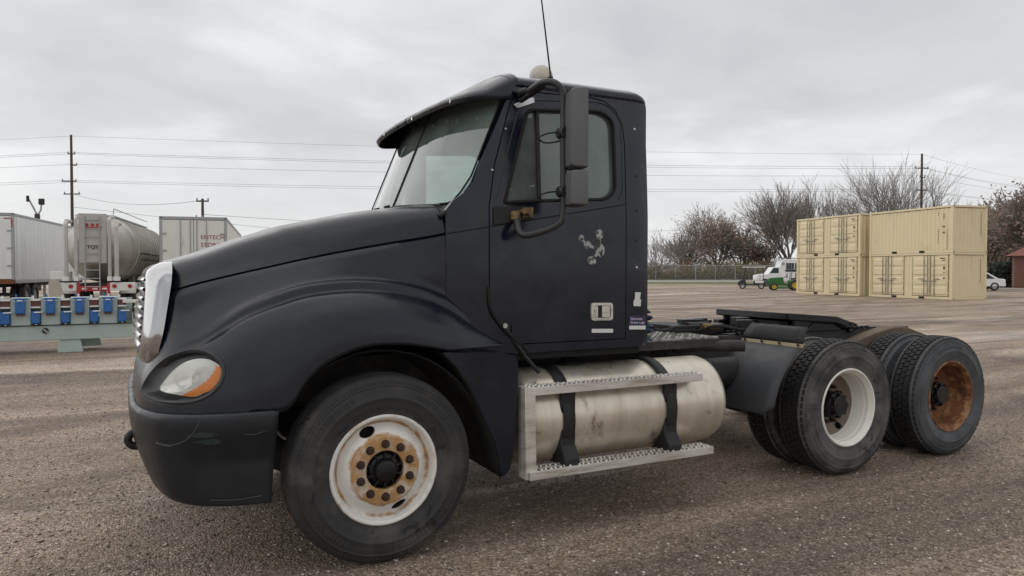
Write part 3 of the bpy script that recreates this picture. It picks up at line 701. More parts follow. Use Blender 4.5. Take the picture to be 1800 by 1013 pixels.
    for i in range(ns_):                               # pressed-in joint below the hood's upper panel
        if 2.6 * n < i <= cut_s:
            p, q = G[i][seam_t], G[i][seam_t + 1]
            w = (q - p) / np.linalg.norm(q - p) * .004
            nrm = np.array([0, 1.0, 0])
            G[i][seam_t - 1] = p - 2.2 * w
            G[i][seam_t + 1] = p + 2.2 * w
            G[i][seam_t] = p + nrm * .014
    mb = MB()
    vs = [p for row in G for p in row]
    fs = []
    for i in range(ns_ - 1):
        for k in range(nt_ - 1):
            if i >= cut_s and k < 7 * tq: continue
            fs.append((i * nt_ + k, (i + 1) * nt_ + k, (i + 1) * nt_ + k + 1, i * nt_ + k + 1))
    mb.add(vs, fs)
    mb.mirror_y()
    o = mb.build('hood', MAT['paint'], truck, smooth=50, normals=False)
    bm = bmesh.new(); bm.from_mesh(o.data)
    bmesh.ops.remove_doubles(bm, verts=bm.verts, dist=1e-4)
    loose = [v for v in bm.verts if not v.link_faces]
    bmesh.ops.delete(bm, geom=loose, context='VERTS')
    bmesh.ops.recalc_face_normals(bm, faces=bm.faces)
    bm.to_mesh(o.data); bm.free()
    o.data.polygons.foreach_set('use_smooth', [True] * len(o.data.polygons))
    o.data.set_sharp_from_angle(angle=R_(50))
    md = o.modifiers.new('solid', 'SOLIDIFY'); md.thickness = .010; md.offset = -1
    return o
hood = build_hood()

# ---- bumper
def plan(y_half, xf, yc):     # one horizontal line of the bumper, centre to rear side end
    return
def build_bumper():
    base = [(-1.222, 0), (-1.220, -.35), (-1.212, -.62), (-1.175, -.84), (-1.09, -1.02), (-.96, -1.125), (-.78, -1.178), (-.55, -1.198)]
    lev = [(.872, .045, -.53), (.880, .022, -.532), (.872, .006, -.533), (.84, .0, -.535), (.78, .002, -.54), (.70, .018, -.546), (.63, .042, -.552), (.565, .072, -.558), (.50, .108, -.563), (.448, .15, -.568), (.428, .185, -.57)]
    rows = []
    for z, inset, xe in lev:
        pts = []
        for i, (x, y) in enumerate(base):
            k = max(0, 1 - i / 6.0)            # the lower front tucks back, the sides drop straight
            xi = x + inset * (k ** .7 if z < .75 else 1)
            yi = y + (min(inset, .03) * (i / 7.0) if z < .8 else inset * (i / 7))
            if i == 7: xi = xe
            zi = z - (.030 * (i / 7.0) ** 2 if z < .52 else 0)
            pts.append((xi, yi, zi))
        rows.append(crv(pts, 7))
    D = list(zip(*[crv(c, 3) for c in zip(*rows)]))
    mb = MB(); mb.grid(D); mb.mirror_y()
    o = mb.build('bumper', MAT['bumper'], truck, smooth=55, solid=.014)
    hk = MB()
    hk.tube(crv([(-1.13, -.58, .70), (-1.175, -.58, .715), (-1.212, -.58, .703), (-1.226, -.58, .675), (-1.212, -.58, .647), (-1.175, -.58, .635), (-1.13, -.58, .65)], 6), .021, 10)
    hk.build('tow_hook', MAT['black'], o, smooth=60)
    hk = MB(); hk.cyl((-1.12, -.66, .675), (-1.185, -.66, .675), .024, n=14); hk.build('tow_pin', MAT['chrome_dull'], o, smooth=40)
    # crack, scratches and a glossy scrape on the corner
    def line(name, pts, r, mat):
        q = MB(); q.tube(crv([(x - .001, y - .0015, z) for x, y, z in pts], 5), r, 5); q.build(name, MAT[mat], o, smooth=60)
    line('crack', [(-.904, -1.147, .857), (-.930, -1.138, .801), (-.973, -1.112, .752), (-1.035, -1.064, .726), (-1.097, -.996, .733)], .0022, 'scratch')
    line('scratch', [(-1.10, -.99, .728), (-1.06, -1.035, .722), (-1.03, -1.067, .720)], .003, 'scratch')
    line('scratch', [(-.62, -1.187, .447), (-.75, -1.172, .440), (-.86, -1.145, .447)], .002, 'scratch')
    line('scratch', [(-.59, -1.190, .78), (-.66, -1.186, .765), (-.70, -1.183, .77)], .0018, 'scratch')
    rnd = random.Random(2)
    def bs(i, t):
        i0, t0 = int(i), int(t); fi, ft_ = i - i0, t - t0
        g_ = lambda a_, b_: np.array(D[a_][b_])
        q = (g_(t0, i0) * (1 - fi) + g_(t0, i0 + 1) * fi) * (1 - ft_) + (g_(t0 + 1, i0) * (1 - fi) + g_(t0 + 1, i0 + 1) * fi) * ft_
        return (q[0] - .0008, q[1] - .0022, q[2])
    for cx_, cy_, rx, ry in ((37.6, 12.0, 2.6, .62), (39.2, 13.4, 1.9, .5), (37.0, 13.3, 1.2, .3)):
        pm_ = MB(); panel(pm_, [(cx_ + rx * math.cos(a_) * rnd.uniform(.75, 1.15), cy_ + ry * math.sin(a_) * rnd.uniform(.7, 1.2)) for a_ in np.linspace(0, 2 * PI, 16, endpoint=False)], [], bs, .001, .4)
        pm_.build('scrape', MAT['glossy_scrape'], o)
    return o, D
bumper, BD = build_bumper()

# ---- grille
def build_grille():
    g = empty('grille', (0, 0, 0), 0, truck)
    # surround: rear loop lies on the hood, front loop carries the bars
    def loop(wt, wb, zt, zb, xt, xb, r):
        poly = fillet([(-wb, zb), (wb, zb), (wt, zt), (-wt, zt)], r, 8)
        return [(xt + (xb - xt) * max(0, (zt - z) / (zt - zb)) ** 1.6, y, z) for y, z in poly]
    A = loop(.755, .790, 1.650, 1.088, -1.002, -1.096, [.20, .20, .12, .12])
    B = loop(.738, .760, 1.642, 1.092, -1.060, -1.137, [.20, .20, .12, .12])
    Cc = loop(.675, .665, 1.602, 1.120, -1.120, -1.172, [.17, .17, .10, .10])
    D = loop(.605, .570, 1.558, 1.155, -1.135, -1.165, [.11, .11, .08, .08])
    E = loop(.595, .560, 1.548, 1.165, -1.085, -1.115, [.11, .11, .08, .08])
    n = len(A)
    mb = MB()
    loops = [A, B, Cc, D, E]
    cols = [crv([L[i] for L in loops[:4]], 5) + [np.array(loops[4][i])] for i in range(n)]
    k = len(cols[0])
    fs = [(i * k + j, ((i + 1) % n) * k + j, ((i + 1) % n) * k + j + 1, i * k + j + 1) for i in range(n) for j in range(k - 1)]
    mb.add([p for c in cols for p in c], fs)
    mb.build('grille_surround', MAT['chrome'], g, smooth=45)
    bk = MB(); bk.box((-1.06, 0, 1.36), (.02, 1.18, .40)); bk.build('grille_screen', MAT['gap'], g)
    m2 = None
    for i in range(8):
        z = 1.18 + i * .0525
        w = .535 + .06 * i / 7
        x = -1.150 + .028 * (i / 7) ** 1.5
        prof = [(.03, .016), (-.01, .019), (-.034, .010), (-.040, 0), (-.030, -.010), (.0, -.014), (.03, -.012)]
        b = MB()
        rows = []
        for y in np.linspace(-w, w, 15):
            cx = x + .02 * (abs(y) / w) ** 3
            rows.append([(cx + px, y, z + pz) for px, pz in prof])
        b.grid(rows)
        b.build('grille_bar', MAT['chrome'], g, smooth=60)
    return g
grille = build_grille()

# ---- headlights set into cut-outs in the fender
LENS = [(-1.084, -.904, .990), (-1.060, -.911, 1.036), (-1.012, -.934, 1.095), (-.959, -.959, 1.133), (-.902, -.993, 1.148), (-.849, -1.035, 1.141), (-.804, -1.078, 1.099), (-.811, -1.089, 1.054), (-.849, -1.085, .998), (-.896, -1.068, .976), (-.935, -1.051, .962), (-1.004, -1.006, .969)]
BEZ = [(-1.152, -.775, .972), (-1.130, -.785, 1.030), (-1.088, -.810, 1.090), (-1.022, -.875, 1.150), (-.912, -.960, 1.184), (-.842, -1.026, 1.167), (-.790, -1.082, 1.108), (-.797, -1.096, 1.043), (-.842, -1.092, .981), (-.923, -1.062, .940), (-1.030, -.995, .932), (-1.110, -.880, .940)]
def build_headlights():
    nrm = Vector((-.66, -.71, .24)).normalized()
    def loop(P, n=4): 
        Q = crv([P[-1]] + P + [P[0], P[1]], n)
        return [Vector(q) for q in Q[n:-n - 1]]
    L, B = loop(LENS, 8), loop(BEZ, 8)
    m = len(L)
    # opening in the fender: refine the sheet there, then take out the faces inside the bezel
    e1 = Vector((.73, -.68, 0)).normalized(); e2 = nrm.cross(e1)
    c_ = sum(B, Vector()) / len(B)
    poly = [((p - c_).dot(e1), (p - c_).dot(e2)) for p in B]
    def flat(v):
        q = Vector((v.x, -abs(v.y), v.z)) - c_
        return (q.dot(e1), q.dot(e2)), abs(q.dot(nrm))
    bm = bmesh.new(); bm.from_mesh(hood.data)
    near = [f_ for f_ in bm.faces if (lambda t: t[1] < .14 and abs(t[0][0]) < .34 and abs(t[0][1]) < .24)(flat(f_.calc_center_median()))]
    bmesh.ops.subdivide_edges(bm, edges=list({e_ for f_ in near for e_ in f_.edges}), cuts=6, use_grid_fill=True)
    kill = [f_ for f_ in bm.faces if (lambda t: t[1] < .14 and inside(t[0], poly))(flat(f_.calc_center_median()))]
    bmesh.ops.delete(bm, geom=kill, context='FACES')
    bm.to_mesh(hood.data); bm.free()
    hood.data.polygons.foreach_set('use_smooth', [True] * len(hood.data.polygons))
    for sg in (1, -1):
        f = lambda v: (v.x, v.y * sg, v.z)
        h = empty('headlight', (0, 0, 0), 0, truck)
        bz = MB(); rows = []
        c0 = sum(L, Vector()) / m
        for i in range(m):
            b, l = B[i], L[i]
            out = (b - c0).normalized()
            rows.append([f(b + out * .012 + nrm * .003), f(b + out * .004 + nrm * .008), f(b - out * .010 + nrm * .002), f(b.lerp(l, .35) - nrm * .020), f(l + (l - c0).normalized() * .006 - nrm * .020), f(l - nrm * .028)])
        rows.append(rows[0]); bz.grid(rows); bz.build('bezel', MAT['flap_dark'], h, smooth=50)
        K = 16
        pa, pb = Vector((-.822, -1.064, 1.105)), Vector((-.886, -1.072, .978))
        la, lb = ((pa - c0).dot(e1), (pa - c0).dot(e2)), ((pb - c0).dot(e1), (pb - c0).dot(e2))
        def is_amber(p):
            u, v = (p - c0).dot(e1), (p - c0).dot(e2)
            side = (lb[0] - la[0]) * (v - la[1]) - (lb[1] - la[1]) * (u - la[0])
            return side + .9 * (v - la[1] * .55) ** 2 > 0 and v < la[1] + .004
        def dome(i, j, d=0): 
            t = j / K
            return c0 + (L[i % m] - c0) * t + nrm * (.020 * (1 - t ** 2.6) - .012 - d)
        cl, am = MB(), MB()
        for i in range(m):
            for j in range(K):
                quad = [f(dome(i, j)), f(dome(i + 1, j)), f(dome(i + 1, j + 1)), f(dome(i, j + 1))]
                amber = is_amber((dome(i, j) + dome(i + 1, j + 1)) / 2)
                (am if amber else cl).add(quad, [(0, 1, 2, 3)] if j else [(0, 2, 3)])
        for mb, nm, mt_ in ((cl, 'lens', 'headlens'), (am, 'indicator_lens', 'amber')):
            ob = mb.build(nm, MAT[mt_], h)
            bm = bmesh.new(); bm.from_mesh(ob.data); bmesh.ops.remove_doubles(bm, verts=bm.verts, dist=1e-5); bmesh.ops.recalc_face_normals(bm, faces=bm.faces); bm.to_mesh(ob.data); bm.free()
            ob.data.polygons.foreach_set('use_smooth', [True] * len(ob.data.polygons))
        rb = MB(); rows = [[f(dome(i, j, .012 + .05 * (1 - (j / K) ** 2))) for j in range(0, K + 1)] for i in range(m + 1)]
        rb.grid(rows); rb.build('reflector', MAT['reflector'], h, smooth=60)
        for k_, u in enumerate((-.055, .045)):
            c = c0 + e1 * u - nrm * .03
            bl = MB(); R0 = bl.ring(c - nrm * .02, nrm, .052, 20); R1 = bl.ring(c + nrm * .012, nrm, .060, 20)
            bl.add([f(p) for p in R0 + R1], [(i, (i + 1) % 20, 20 + (i + 1) % 20, 20 + i) for i in range(20)])
            bl.build('lamp_bowl', MAT['reflector'], h, smooth=60)
build_headlights()

# ---- cab
def cab_y(x, z):
    y = -1.06
    if z > 1.95: y += .045 * ((z - 1.95) / .85) ** 1.2
    if x < .85: y += ((.85 - x) / .35) ** 2 * .09
    if x > 1.90: y += .09 - math.sqrt(max(0, .09 ** 2 - (min(x, 1.985) - 1.90) ** 2))
    return y
door_out = [(.745, 1.36), (.745, 1.995), (.785, 2.25), (.872, 2.545), (.905, 2.64), (.96, 2.705), (1.06, 2.722), (1.49, 2.735), (1.60, 2.722), (1.69, 2.67), (1.742, 2.58), (1.755, 2.46), (1.755, 1.145), (.935, 1.145), (.79, 1.28)]
def grow(poly, d):
    n = len(poly); out = []
    for i in range(n):
        a, p, b = Vector(poly[i - 1]), Vector(poly[i]), Vector(poly[(i + 1) % n])
        t = ((b - p).normalized() + (p - a).normalized()).normalized()
        nrm = Vector((-t.y, t.x))        # outline runs clockwise seen from the camera side (x right, z up): left = outside
        out.append(tuple(p + nrm * d))
    return out
win_out = fillet([(.842, 2.018), (1.015, 2.592), (1.055, 2.612), (1.575, 2.655), (1.672, 2.60), (1.672, 2.13), (1.60, 2.072), (1.09, 2.040)], [.01, .03, .02, .06, .09, .07, .05, 0], 5)
cab_out = [(.497, 1.10), (.490, 1.965), (.535, 2.028), (.60, 2.070), (.645, 2.135), (.69, 2.25), (.765, 2.42), (.855, 2.62), (.92, 2.745), (1.0, 2.775), (1.90, 2.775), (1.985, 2.765), (1.985, 1.085), (.92, 1.085), (.70, 1.10)]

def build_cab(side):
    sg = 1 if side < 0 else -1
    def fn(x, z): return (x, cab_y(x, z) * sg, z)
    mb = MB()
    panel(mb, cab_out, [grow(door_out, .007)], fn, .035, .065, (0, sg, 0))
    o = mb.build('cab_side', MAT['navy'], truck, smooth=30)
    return o
cabL = build_cab(-1)
cabR = build_cab(1)

def seam_tube(name, pts, r, mat, parent):
    m = MB(); m.tube(pts, r, 6); return m.build(name, mat, parent, smooth=60)
def build_door(sg):
    def fn(x, z): return (x, cab_y(x, z) * sg, z)
    mb = MB()
    panel(mb, door_out, [win_out], fn, .045, .055, (0, sg, 0))
    d = mb.build('door', MAT['navy'], truck, smooth=30)
    # inner black shell behind the gap
    # belt groove
    def zb(x): return 1.824 + (x - .493) * .1745
    seam_tube('belt_line', [(x, (cab_y(x, zb(x)) - .0005) * sg, zb(x)) for x in np.linspace(.752, 1.75, 20)], .0042, MAT['gap'], d)
    seam_tube('belt_line', [(x, (cab_y(x, zb(x)) - .0005) * sg, zb(x)) for x in np.linspace(.497, .738, 8)], .0042, MAT['gap'], cabL if sg > 0 else cabR)
    # window frame line pressed round the glass
    def off(poly, d_): return [(x, (cab_y(x, z) - d_) * sg, z) for x, z in poly]
    P = off(win_out, .002); seam_tube('window_seal', P + [P[0]], .011, MAT['gap'], d)
    gl = MB(); panel(gl, win_out, [], lambda x, z: (x, (cab_y(x, z) + .022) * sg, z), .004, .1, (0, sg, 0))
    gl.build('window_pane', MAT['sideglass'], d, smooth=30)
    bar = MB(); bar.tube(off([(1.092, 2.03), (1.092, 2.62)], -.006), .014, 6); bar.build('vent_divider', MAT['black'], d, smooth=60)
    # raised frame round the window (rear and top curve)
    fr = grow(win_out, .062)
    P = off(fr, -.001); seam_tube('window_frame_crease', P[5:-8], .0055, MAT['paint'], d)
    return d
doorL = build_door(1)
doorR = build_door(-1)

# door handle, key plate, bare patches, stickers and screws on the near side
def onside(x, z, d=.002): return Vector((x, cab_y(x, z) - d, z))
def side_plate(name, outline, mat, parent, d, th, bevel=0, holes=()):
    mb = MB(); panel(mb, outline, list(holes), lambda x, z: onside(x, z, d), th, .03)
    return mb.build(name, mat, parent, bevel=bevel)
ho = fillet([(1.474, 1.273), (1.645, 1.270), (1.645, 1.386), (1.474, 1.389)], .022, 4)
hi = fillet([(1.492, 1.290), (1.628, 1.287), (1.628, 1.370), (1.492, 1.372)], .014, 4)
side_plate('handle_frame', ho, MAT['alu'], doorL, .012, .014, .003, [hi])
side_plate('handle_recess', hi, MAT['black'], doorL, .0015, .002)
side_plate('handle_paddle', fillet([(1.560, 1.292), (1.622, 1.291), (1.622, 1.367), (1.560, 1.368)], .006, 3), MAT['alu'], doorL, .010, .007, .002)
side_plate('handle_cheek', fillet([(1.494, 1.292), (1.530, 1.291), (1.530, 1.369), (1.494, 1.370)], .004, 3), MAT['alu'], doorL, .005, .004, .001)
k = MB(); k.cyl(onside(1.507, 1.335, .004), onside(1.507, 1.335, .012), .009, n=14); k.build('key_lock', MAT['chrome_dull'], doorL, smooth=40)
side_plate('name_plate', fillet([(1.483, 1.192), (1.652, 1.186), (1.652, 1.212), (1.483, 1.218)], .004, 3), MAT['white_label'], doorL, .003, .003, .001)
def blob(cx, cz, rx, rz, seed):
    rnd = random.Random(seed)
    return [(cx + rx * (1 + rnd.uniform(-.14, .14)) * math.cos(a), cz + rz * (1 + rnd.uniform(-.14, .14)) * math.sin(a)) for a in np.linspace(0, 2 * PI, 18, endpoint=False)]
for i, (x, z, a, b) in enumerate([(1.402, 1.812, .020, .021), (1.450, 1.768, .028, .028), (1.541, 1.838, .028, .034), (1.548, 1.735, .037, .042), (1.484, 1.668, .032, .031)]):
    side_plate('bare_patch', blob(x, z, a, b, i), MAT['scuff'], doorL, .0012 + .0002 * i, .0015)
for a, b in (((1.40, 1.81), (1.45, 1.768)), ((1.45, 1.768), (1.548, 1.735)), ((1.541, 1.838), (1.548, 1.735)), ((1.548, 1.735), (1.484, 1.668))):
    a, b = Vector(a), Vector(b); n_ = (b - a).orthogonal().normalized() * .009
    side_plate('bare_patch', [tuple(a + n_), tuple(b + n_), tuple(b - n_), tuple(a - n_)], MAT['scuff'], doorL, .0008, .001)
st = side_plate('sticker', [(1.785, 1.205), (1.925, 1.200), (1.925, 1.292), (1.785, 1.296)], MAT['purple'], cabL, .0015, .002)
side_plate('sticker_strip', [(1.785, 1.203), (1.925, 1.198), (1.925, 1.224), (1.785, 1.229)], MAT['white_label'], cabL, .0035, .001)
mt = Matrix.Translation((1.795, cab_y(1.80, 1.25) - .0035, 1.267)) @ Matrix.Rotation(R_(1.5), 4, 'Y') @ Matrix.Rotation(R_(90), 4, 'X')
text_mesh('sticker_lettering', 'Electronic\nDriver Logs', .0245, MAT['pale_text'], cabL, mt, .0006, bold=.0004, space=1.05)
side_plate('torn_sticker', [(1.822, 1.360), (1.880, 1.357), (1.885, 1.40), (1.874, 1.41), (1.882, 1.452), (1.835, 1.455), (1.832, 1.41), (1.82, 1.39)], MAT['white_label'], cabL, .0015, .002)
for x, z, mtl in [(1.846, 2.56, 'white_label'), (1.846, 2.24, 'black'), (1.846, 2.005, 'black'), (1.846, 1.622, 'white_label'), (1.846, 1.80, 'black'), (.862, 2.475, 'chrome_dull'), (.766, 2.215, 'chrome_dull'), (.93, 2.66, 'black')]:
    s_ = MB(); s_.cyl(onside(x, z, -.002), onside(x, z, .006), .0095, .006, n=10); s_.build('screw_head', MAT[mtl], cabL, smooth=40)
for x in np.arange(1.10, 1.97, .052):
    s_ = MB(); s_.cyl(onside(x, 2.752, -.002), onside(x, 2.752, .004), .006, .004, n=8); s_.build('rivet', MAT['navy'], cabL, smooth=40)
# belt-height mirror bracket plate, lower rear corner etc. come with the mirror

# ---- roof, rear wall, windscreen, visor
def roof_z(y, h=1.0):
    u = min(1, abs(y) / 1.022)
    return 2.748 + h * (.118 * (1 - u ** 6) ** (1 / 3.0) + .022 * (1 - u * u))
def build_roof():
    mb = MB()
    xs = [.90, 1.0, 1.2, 1.4, 1.6, 1.75, 1.82, 1.86, 1.90, 1.93, 1.955, 1.975, 1.985, 1.988]
    us = np.sin(np.linspace(-PI / 2, PI / 2, 49))
    rows = []
    for x in xs:
        h = 1.0 if x < 1.85 else math.sqrt(max(0, 1 - ((x - 1.85) / .139) ** 2))
        h *= 1 - .10 * smooth(1.15, .90, x)
        wv = 1.022 - (0 if x < 1.90 else .09 - math.sqrt(max(0, .09 ** 2 - (min(x, 1.985) - 1.90) ** 2)))
        rows.append([(x, u * wv, roof_z(u * 1.022, h)) for u in us])
    mb.grid(rows)
    return mb.build('roof', MAT['navy'], truck, smooth=50, solid=.02)
roof = build_roof()
def build_rear_wall():
    mb = MB()
    outl = fillet([(-.97, 1.085), (.97, 1.085), (.97, 2.79), (-.97, 2.79)], [0, 0, .08, .08], 5)
    hole = fillet([(-.50, 2.08), (.50, 2.08), (.50, 2.52), (-.50, 2.52)], .06, 5)
    panel(mb, outl, [hole], lambda y, z: (1.990, y, z), .03, .15, (-1, 0, 0))
    w = mb.build('rear_wall', MAT['navy'], truck, smooth=30)
    g = MB(); panel(g, hole, [], lambda y, z: (1.985, y, z), .004, .2, (-1, 0, 0)); g.build('rear_window', MAT['glass'], w)
    return w
build_rear_wall()
def ws_x(y, z): return .478 + .418 * (z - 2.045) + .115 * (abs(y) / .97) ** 2.3
def build_windscreen():
    rows = []
    for y in np.linspace(-.985, .985, 41):
        zl = 2.025 + .16 * max(0, (abs(y) - .86) / .125) ** 2.2
        rows.append([(ws_x(y, z), y, z) for z in np.linspace(zl, 2.78, 12)])
    mb = MB(); mb.grid(rows)
    w = mb.build('windshield', MAT['glass'], truck, smooth=60)
    d = MB(); d.tube([(ws_x(0, z) - .004, 0, z) for z in (2.02, 2.2, 2.4, 2.78)], .006, 6); d.build('windshield_divider', MAT['gap'], w, smooth=60)
    for sg in (-1, 1):
        pts = [(ws_x(y, 2.025 + .16 * max(0, (abs(y) - .86) / .125) ** 2.2) - .004, y * sg, 2.02 + .16 * max(0, (abs(y) - .86) / .125) ** 2.2) for y in np.linspace(0, .985, 24)]
        pts += [(ws_x(.985, z) - .003, .988 * sg, z) for z in (2.3, 2.5, 2.78)]
        seam_tube('windshield_seal', pts, .006, MAT['gap'], w)
    # wiper arms parked along the bottom
    for sg in (-1, 1):
        wp = MB(); wp.tube([(.40, .12 * sg, 2.03), (.44, .2 * sg, 2.04), (.455, .45 * sg, 2.025), (.49, .72 * sg, 2.005)], .010, 6)
        wp.tube([(.445, .22 * sg, 2.045), (.515, .82 * sg, 2.010)], .008, 6)
        wp.cyl((.41, .12 * sg, 2.0), (.395, .12 * sg, 2.055), .022, n=10)
        wp.build('wiper', MAT['black'], w, smooth=40)
    return w
windshield = build_windscreen()
def build_cowl():
    mb = MB()
    rows = []
    for y in np.linspace(-.97, .97, 25):
        u = abs(y) / .97
        rows.append([(.40 + .05 * u, y, 1.985 - .05 * u ** 3), (.46 + .06 * u, y, 2.005 - .03 * u ** 4), (ws_x(y, 2.02) + .02, y, 2.018 + .02 * u ** 6)])
    mb.grid(rows)
    mb.build('cowl', MAT['black'], truck, smooth=50, solid=.02)
    fw = MB(); fw.box((.60, 0, 1.52), (.06, 1.84, .92)); fw.box((1.28, 0, 1.105), (1.36, 1.98, .05))
    fw.build('cab_floor', MAT['gap'], truck)
    sl = MB(); sl.box((1.40, -.985, 1.075), (.98, .10, .075)); sl.build('door_sill', MAT['gap'], truck, bevel=.01)
build_cowl()
def build_visor():
    path = [(.588, 0), (.590, .3), (.602, .6), (.622, .80), (.655, .93), (.698, .995), (.745, 1.03), (.825, 1.037), (.915, 1.032)]
    join = [(.935, 0), (.935, .3), (.935, .6), (.935, .80), (.938, .91), (.943, .965), (.948, .995), (.95, 1.010), (.955, 1.018)]
    zt = [2.702, 2.700, 2.697, 2.692, 2.687, 2.686, 2.690, 2.698, 2.712]
    zl = [2.664, 2.662, 2.658, 2.652, 2.646, 2.643, 2.646, 2.654, 2.666]
    rows = []
    for (px, py), (jx, jy), a, b in zip(path, join, zt, zl):
        top = roof_z(jy, .9) + .010
        rows.append([(jx, -jy, top), (jx * .62 + px * .38, -(jy * .6 + py * .4), top * .60 + a * .40 + .004), (jx * .25 + px * .75, -(jy * .25 + py * .75), top * .22 + a * .78 + .004), (px + .012, -py + .004, a + .004), (px, -py, a - .014), (px + .004, -py, (a + b) / 2 - .005), (px + .012, -py + .006, b)])
    D = [crv(c, 4) for c in zip(*[crv(c, 5) for c in zip(*rows)])]
    mb = MB(); mb.grid(D)
    mb.mirror_y()
    o = mb.build('sun_visor', MAT['paint'], truck, smooth=55)
    bm = bmesh.new(); bm.from_mesh(o.data); bmesh.ops.remove_doubles(bm, verts=bm.verts, dist=1e-4); bmesh.ops.recalc_face_normals(bm, faces=bm.faces); bm.to_mesh(o.data); bm.free()
    o.data.set_sharp_from_angle(angle=R_(55))
    md = o.modifiers.new('solid', 'SOLIDIFY'); md.thickness = .012; md.offset = 0
    for i, y in enumerate((.86, .55, .22, -.12, -.45, -.75)):
        j = np.interp(abs(y), [0, .3, .6, .8, .93], [.588, .590, .602, .622, .655])
        s_ = MB(); s_.cyl((j - .008, y, 2.676), (j + .02, y, 2.676), .012, n=8); s_.build('visor_screw', MAT['chrome_dull' if i % 2 else 'black'], o, smooth=40)
    rnd = random.Random(8)
    for (y, x, sx, sy) in [(-.62, .66, .012, .026), (-.36, .66, .016, .03), (-.29, .665, .010, .022), (-.22, .68, .012, .03), (.0, .66, .012, .022), (.05, .69, .010, .03), (-.85, .70, .010, .018)]:
        z = 2.700 + (x - .60) * .35 - .002
        s_ = MB(); poly = [(sx * math.cos(a) * rnd.uniform(.7, 1.2), sy * math.sin(a) * rnd.uniform(.7, 1.2)) for a in np.linspace(0, 2 * PI, 10, endpoint=False)]
        s_.prism(poly, lambda a, b, t: (x + a, y + b, z + a * .35 - t), .004)
        s_.build('chipped_spot', MAT['white_label'], o)
    return o
visor = build_visor()

# ---- interior seen through the glass
def build_interior():
    it = MB(); rows = [[(x, y, z) for x, z in ((.50, 1.98), (.70, 2.03), (.85, 2.02), (.93, 1.93), (.95, 1.55), (.86, 1.30))] for y in np.linspace(-.95, .95, 7)]
    it.grid(rows); it.build('dashboard', MAT['trim'], truck, smooth=50, solid=.03)
    for sg in (-1, 1):
        s_ = empty('seat', (1.52, .52 * sg, 1.12), 0, truck)
        c = MB(); c.box((0, 0, .38), (.50, .50, .15)); c.build('cushion', MAT['seat'], s_, bevel=.05)
        b = MB(); b.box((.26, 0, .80), (.14, .48, .74), Matrix.Rotation(R_(10), 3, 'Y')); b.build('backrest', MAT['seat'], s_, bevel=.055)
        h = MB(); h.box((.34, 0, 1.26), (.10, .28, .20)); h.build('headrest', MAT['seat'], s_, bevel=.04)
        p = MB(); p.box((0, 0, .16), (.34, .34, .30)); p.build('seat_base', MAT['black'], s_)
    w = empty('steering_wheel', (1.03, -.50, 2.02), 0, truck)
    rm = MB(); c = Vector((0, 0, 0)); ax = Vector((-.58, 0, .82)).normalized(); u = Vector((0, 1, 0)); v = ax.cross(u)
    rm.tube([.225 * (math.cos(a) * u + math.sin(a) * v) for a in np.linspace(0, 2 * PI, 33)], .016, 8, caps=False)
    rm.build('wheel_rim', MAT['gap'], w, smooth=60)
    for a in (.3, PI - .3, -PI / 2):
        sp = MB(); sp.tube([(0, 0, 0), .22 * (math.cos(a) * u + math.sin(a) * v)], .014, 6); sp.build('spoke', MAT['gap'], w, smooth=60)
    cl = MB(); cl.cyl(ax * .02, -ax * .45, .05, .035, n=12); cl.build('steering_column', MAT['black'], w, smooth=40)
    # inner linings with the window openings left free
    bw = MB(); panel(bw, [(-.95, 1.12), (.95, 1.12), (.95, 2.76), (-.95, 2.76)], [fillet([(-.52, 2.06), (.52, 2.06), (.52, 2.54), (-.52, 2.54)], .05, 4)], lambda y, z: (1.945, y, z), .015, .25, (-1, 0, 0))
    bw.build('rear_lining', MAT['trim'], truck)
    hl = MB(); hl.grid([[(x, y, 2.74 - .05 * abs(y) ** 4) for y in np.linspace(-.96, .96, 9)] for x in (.86, 1.4, 1.94)]); hl.build('headliner', MAT['trim'], truck, solid=.01)
build_interior()

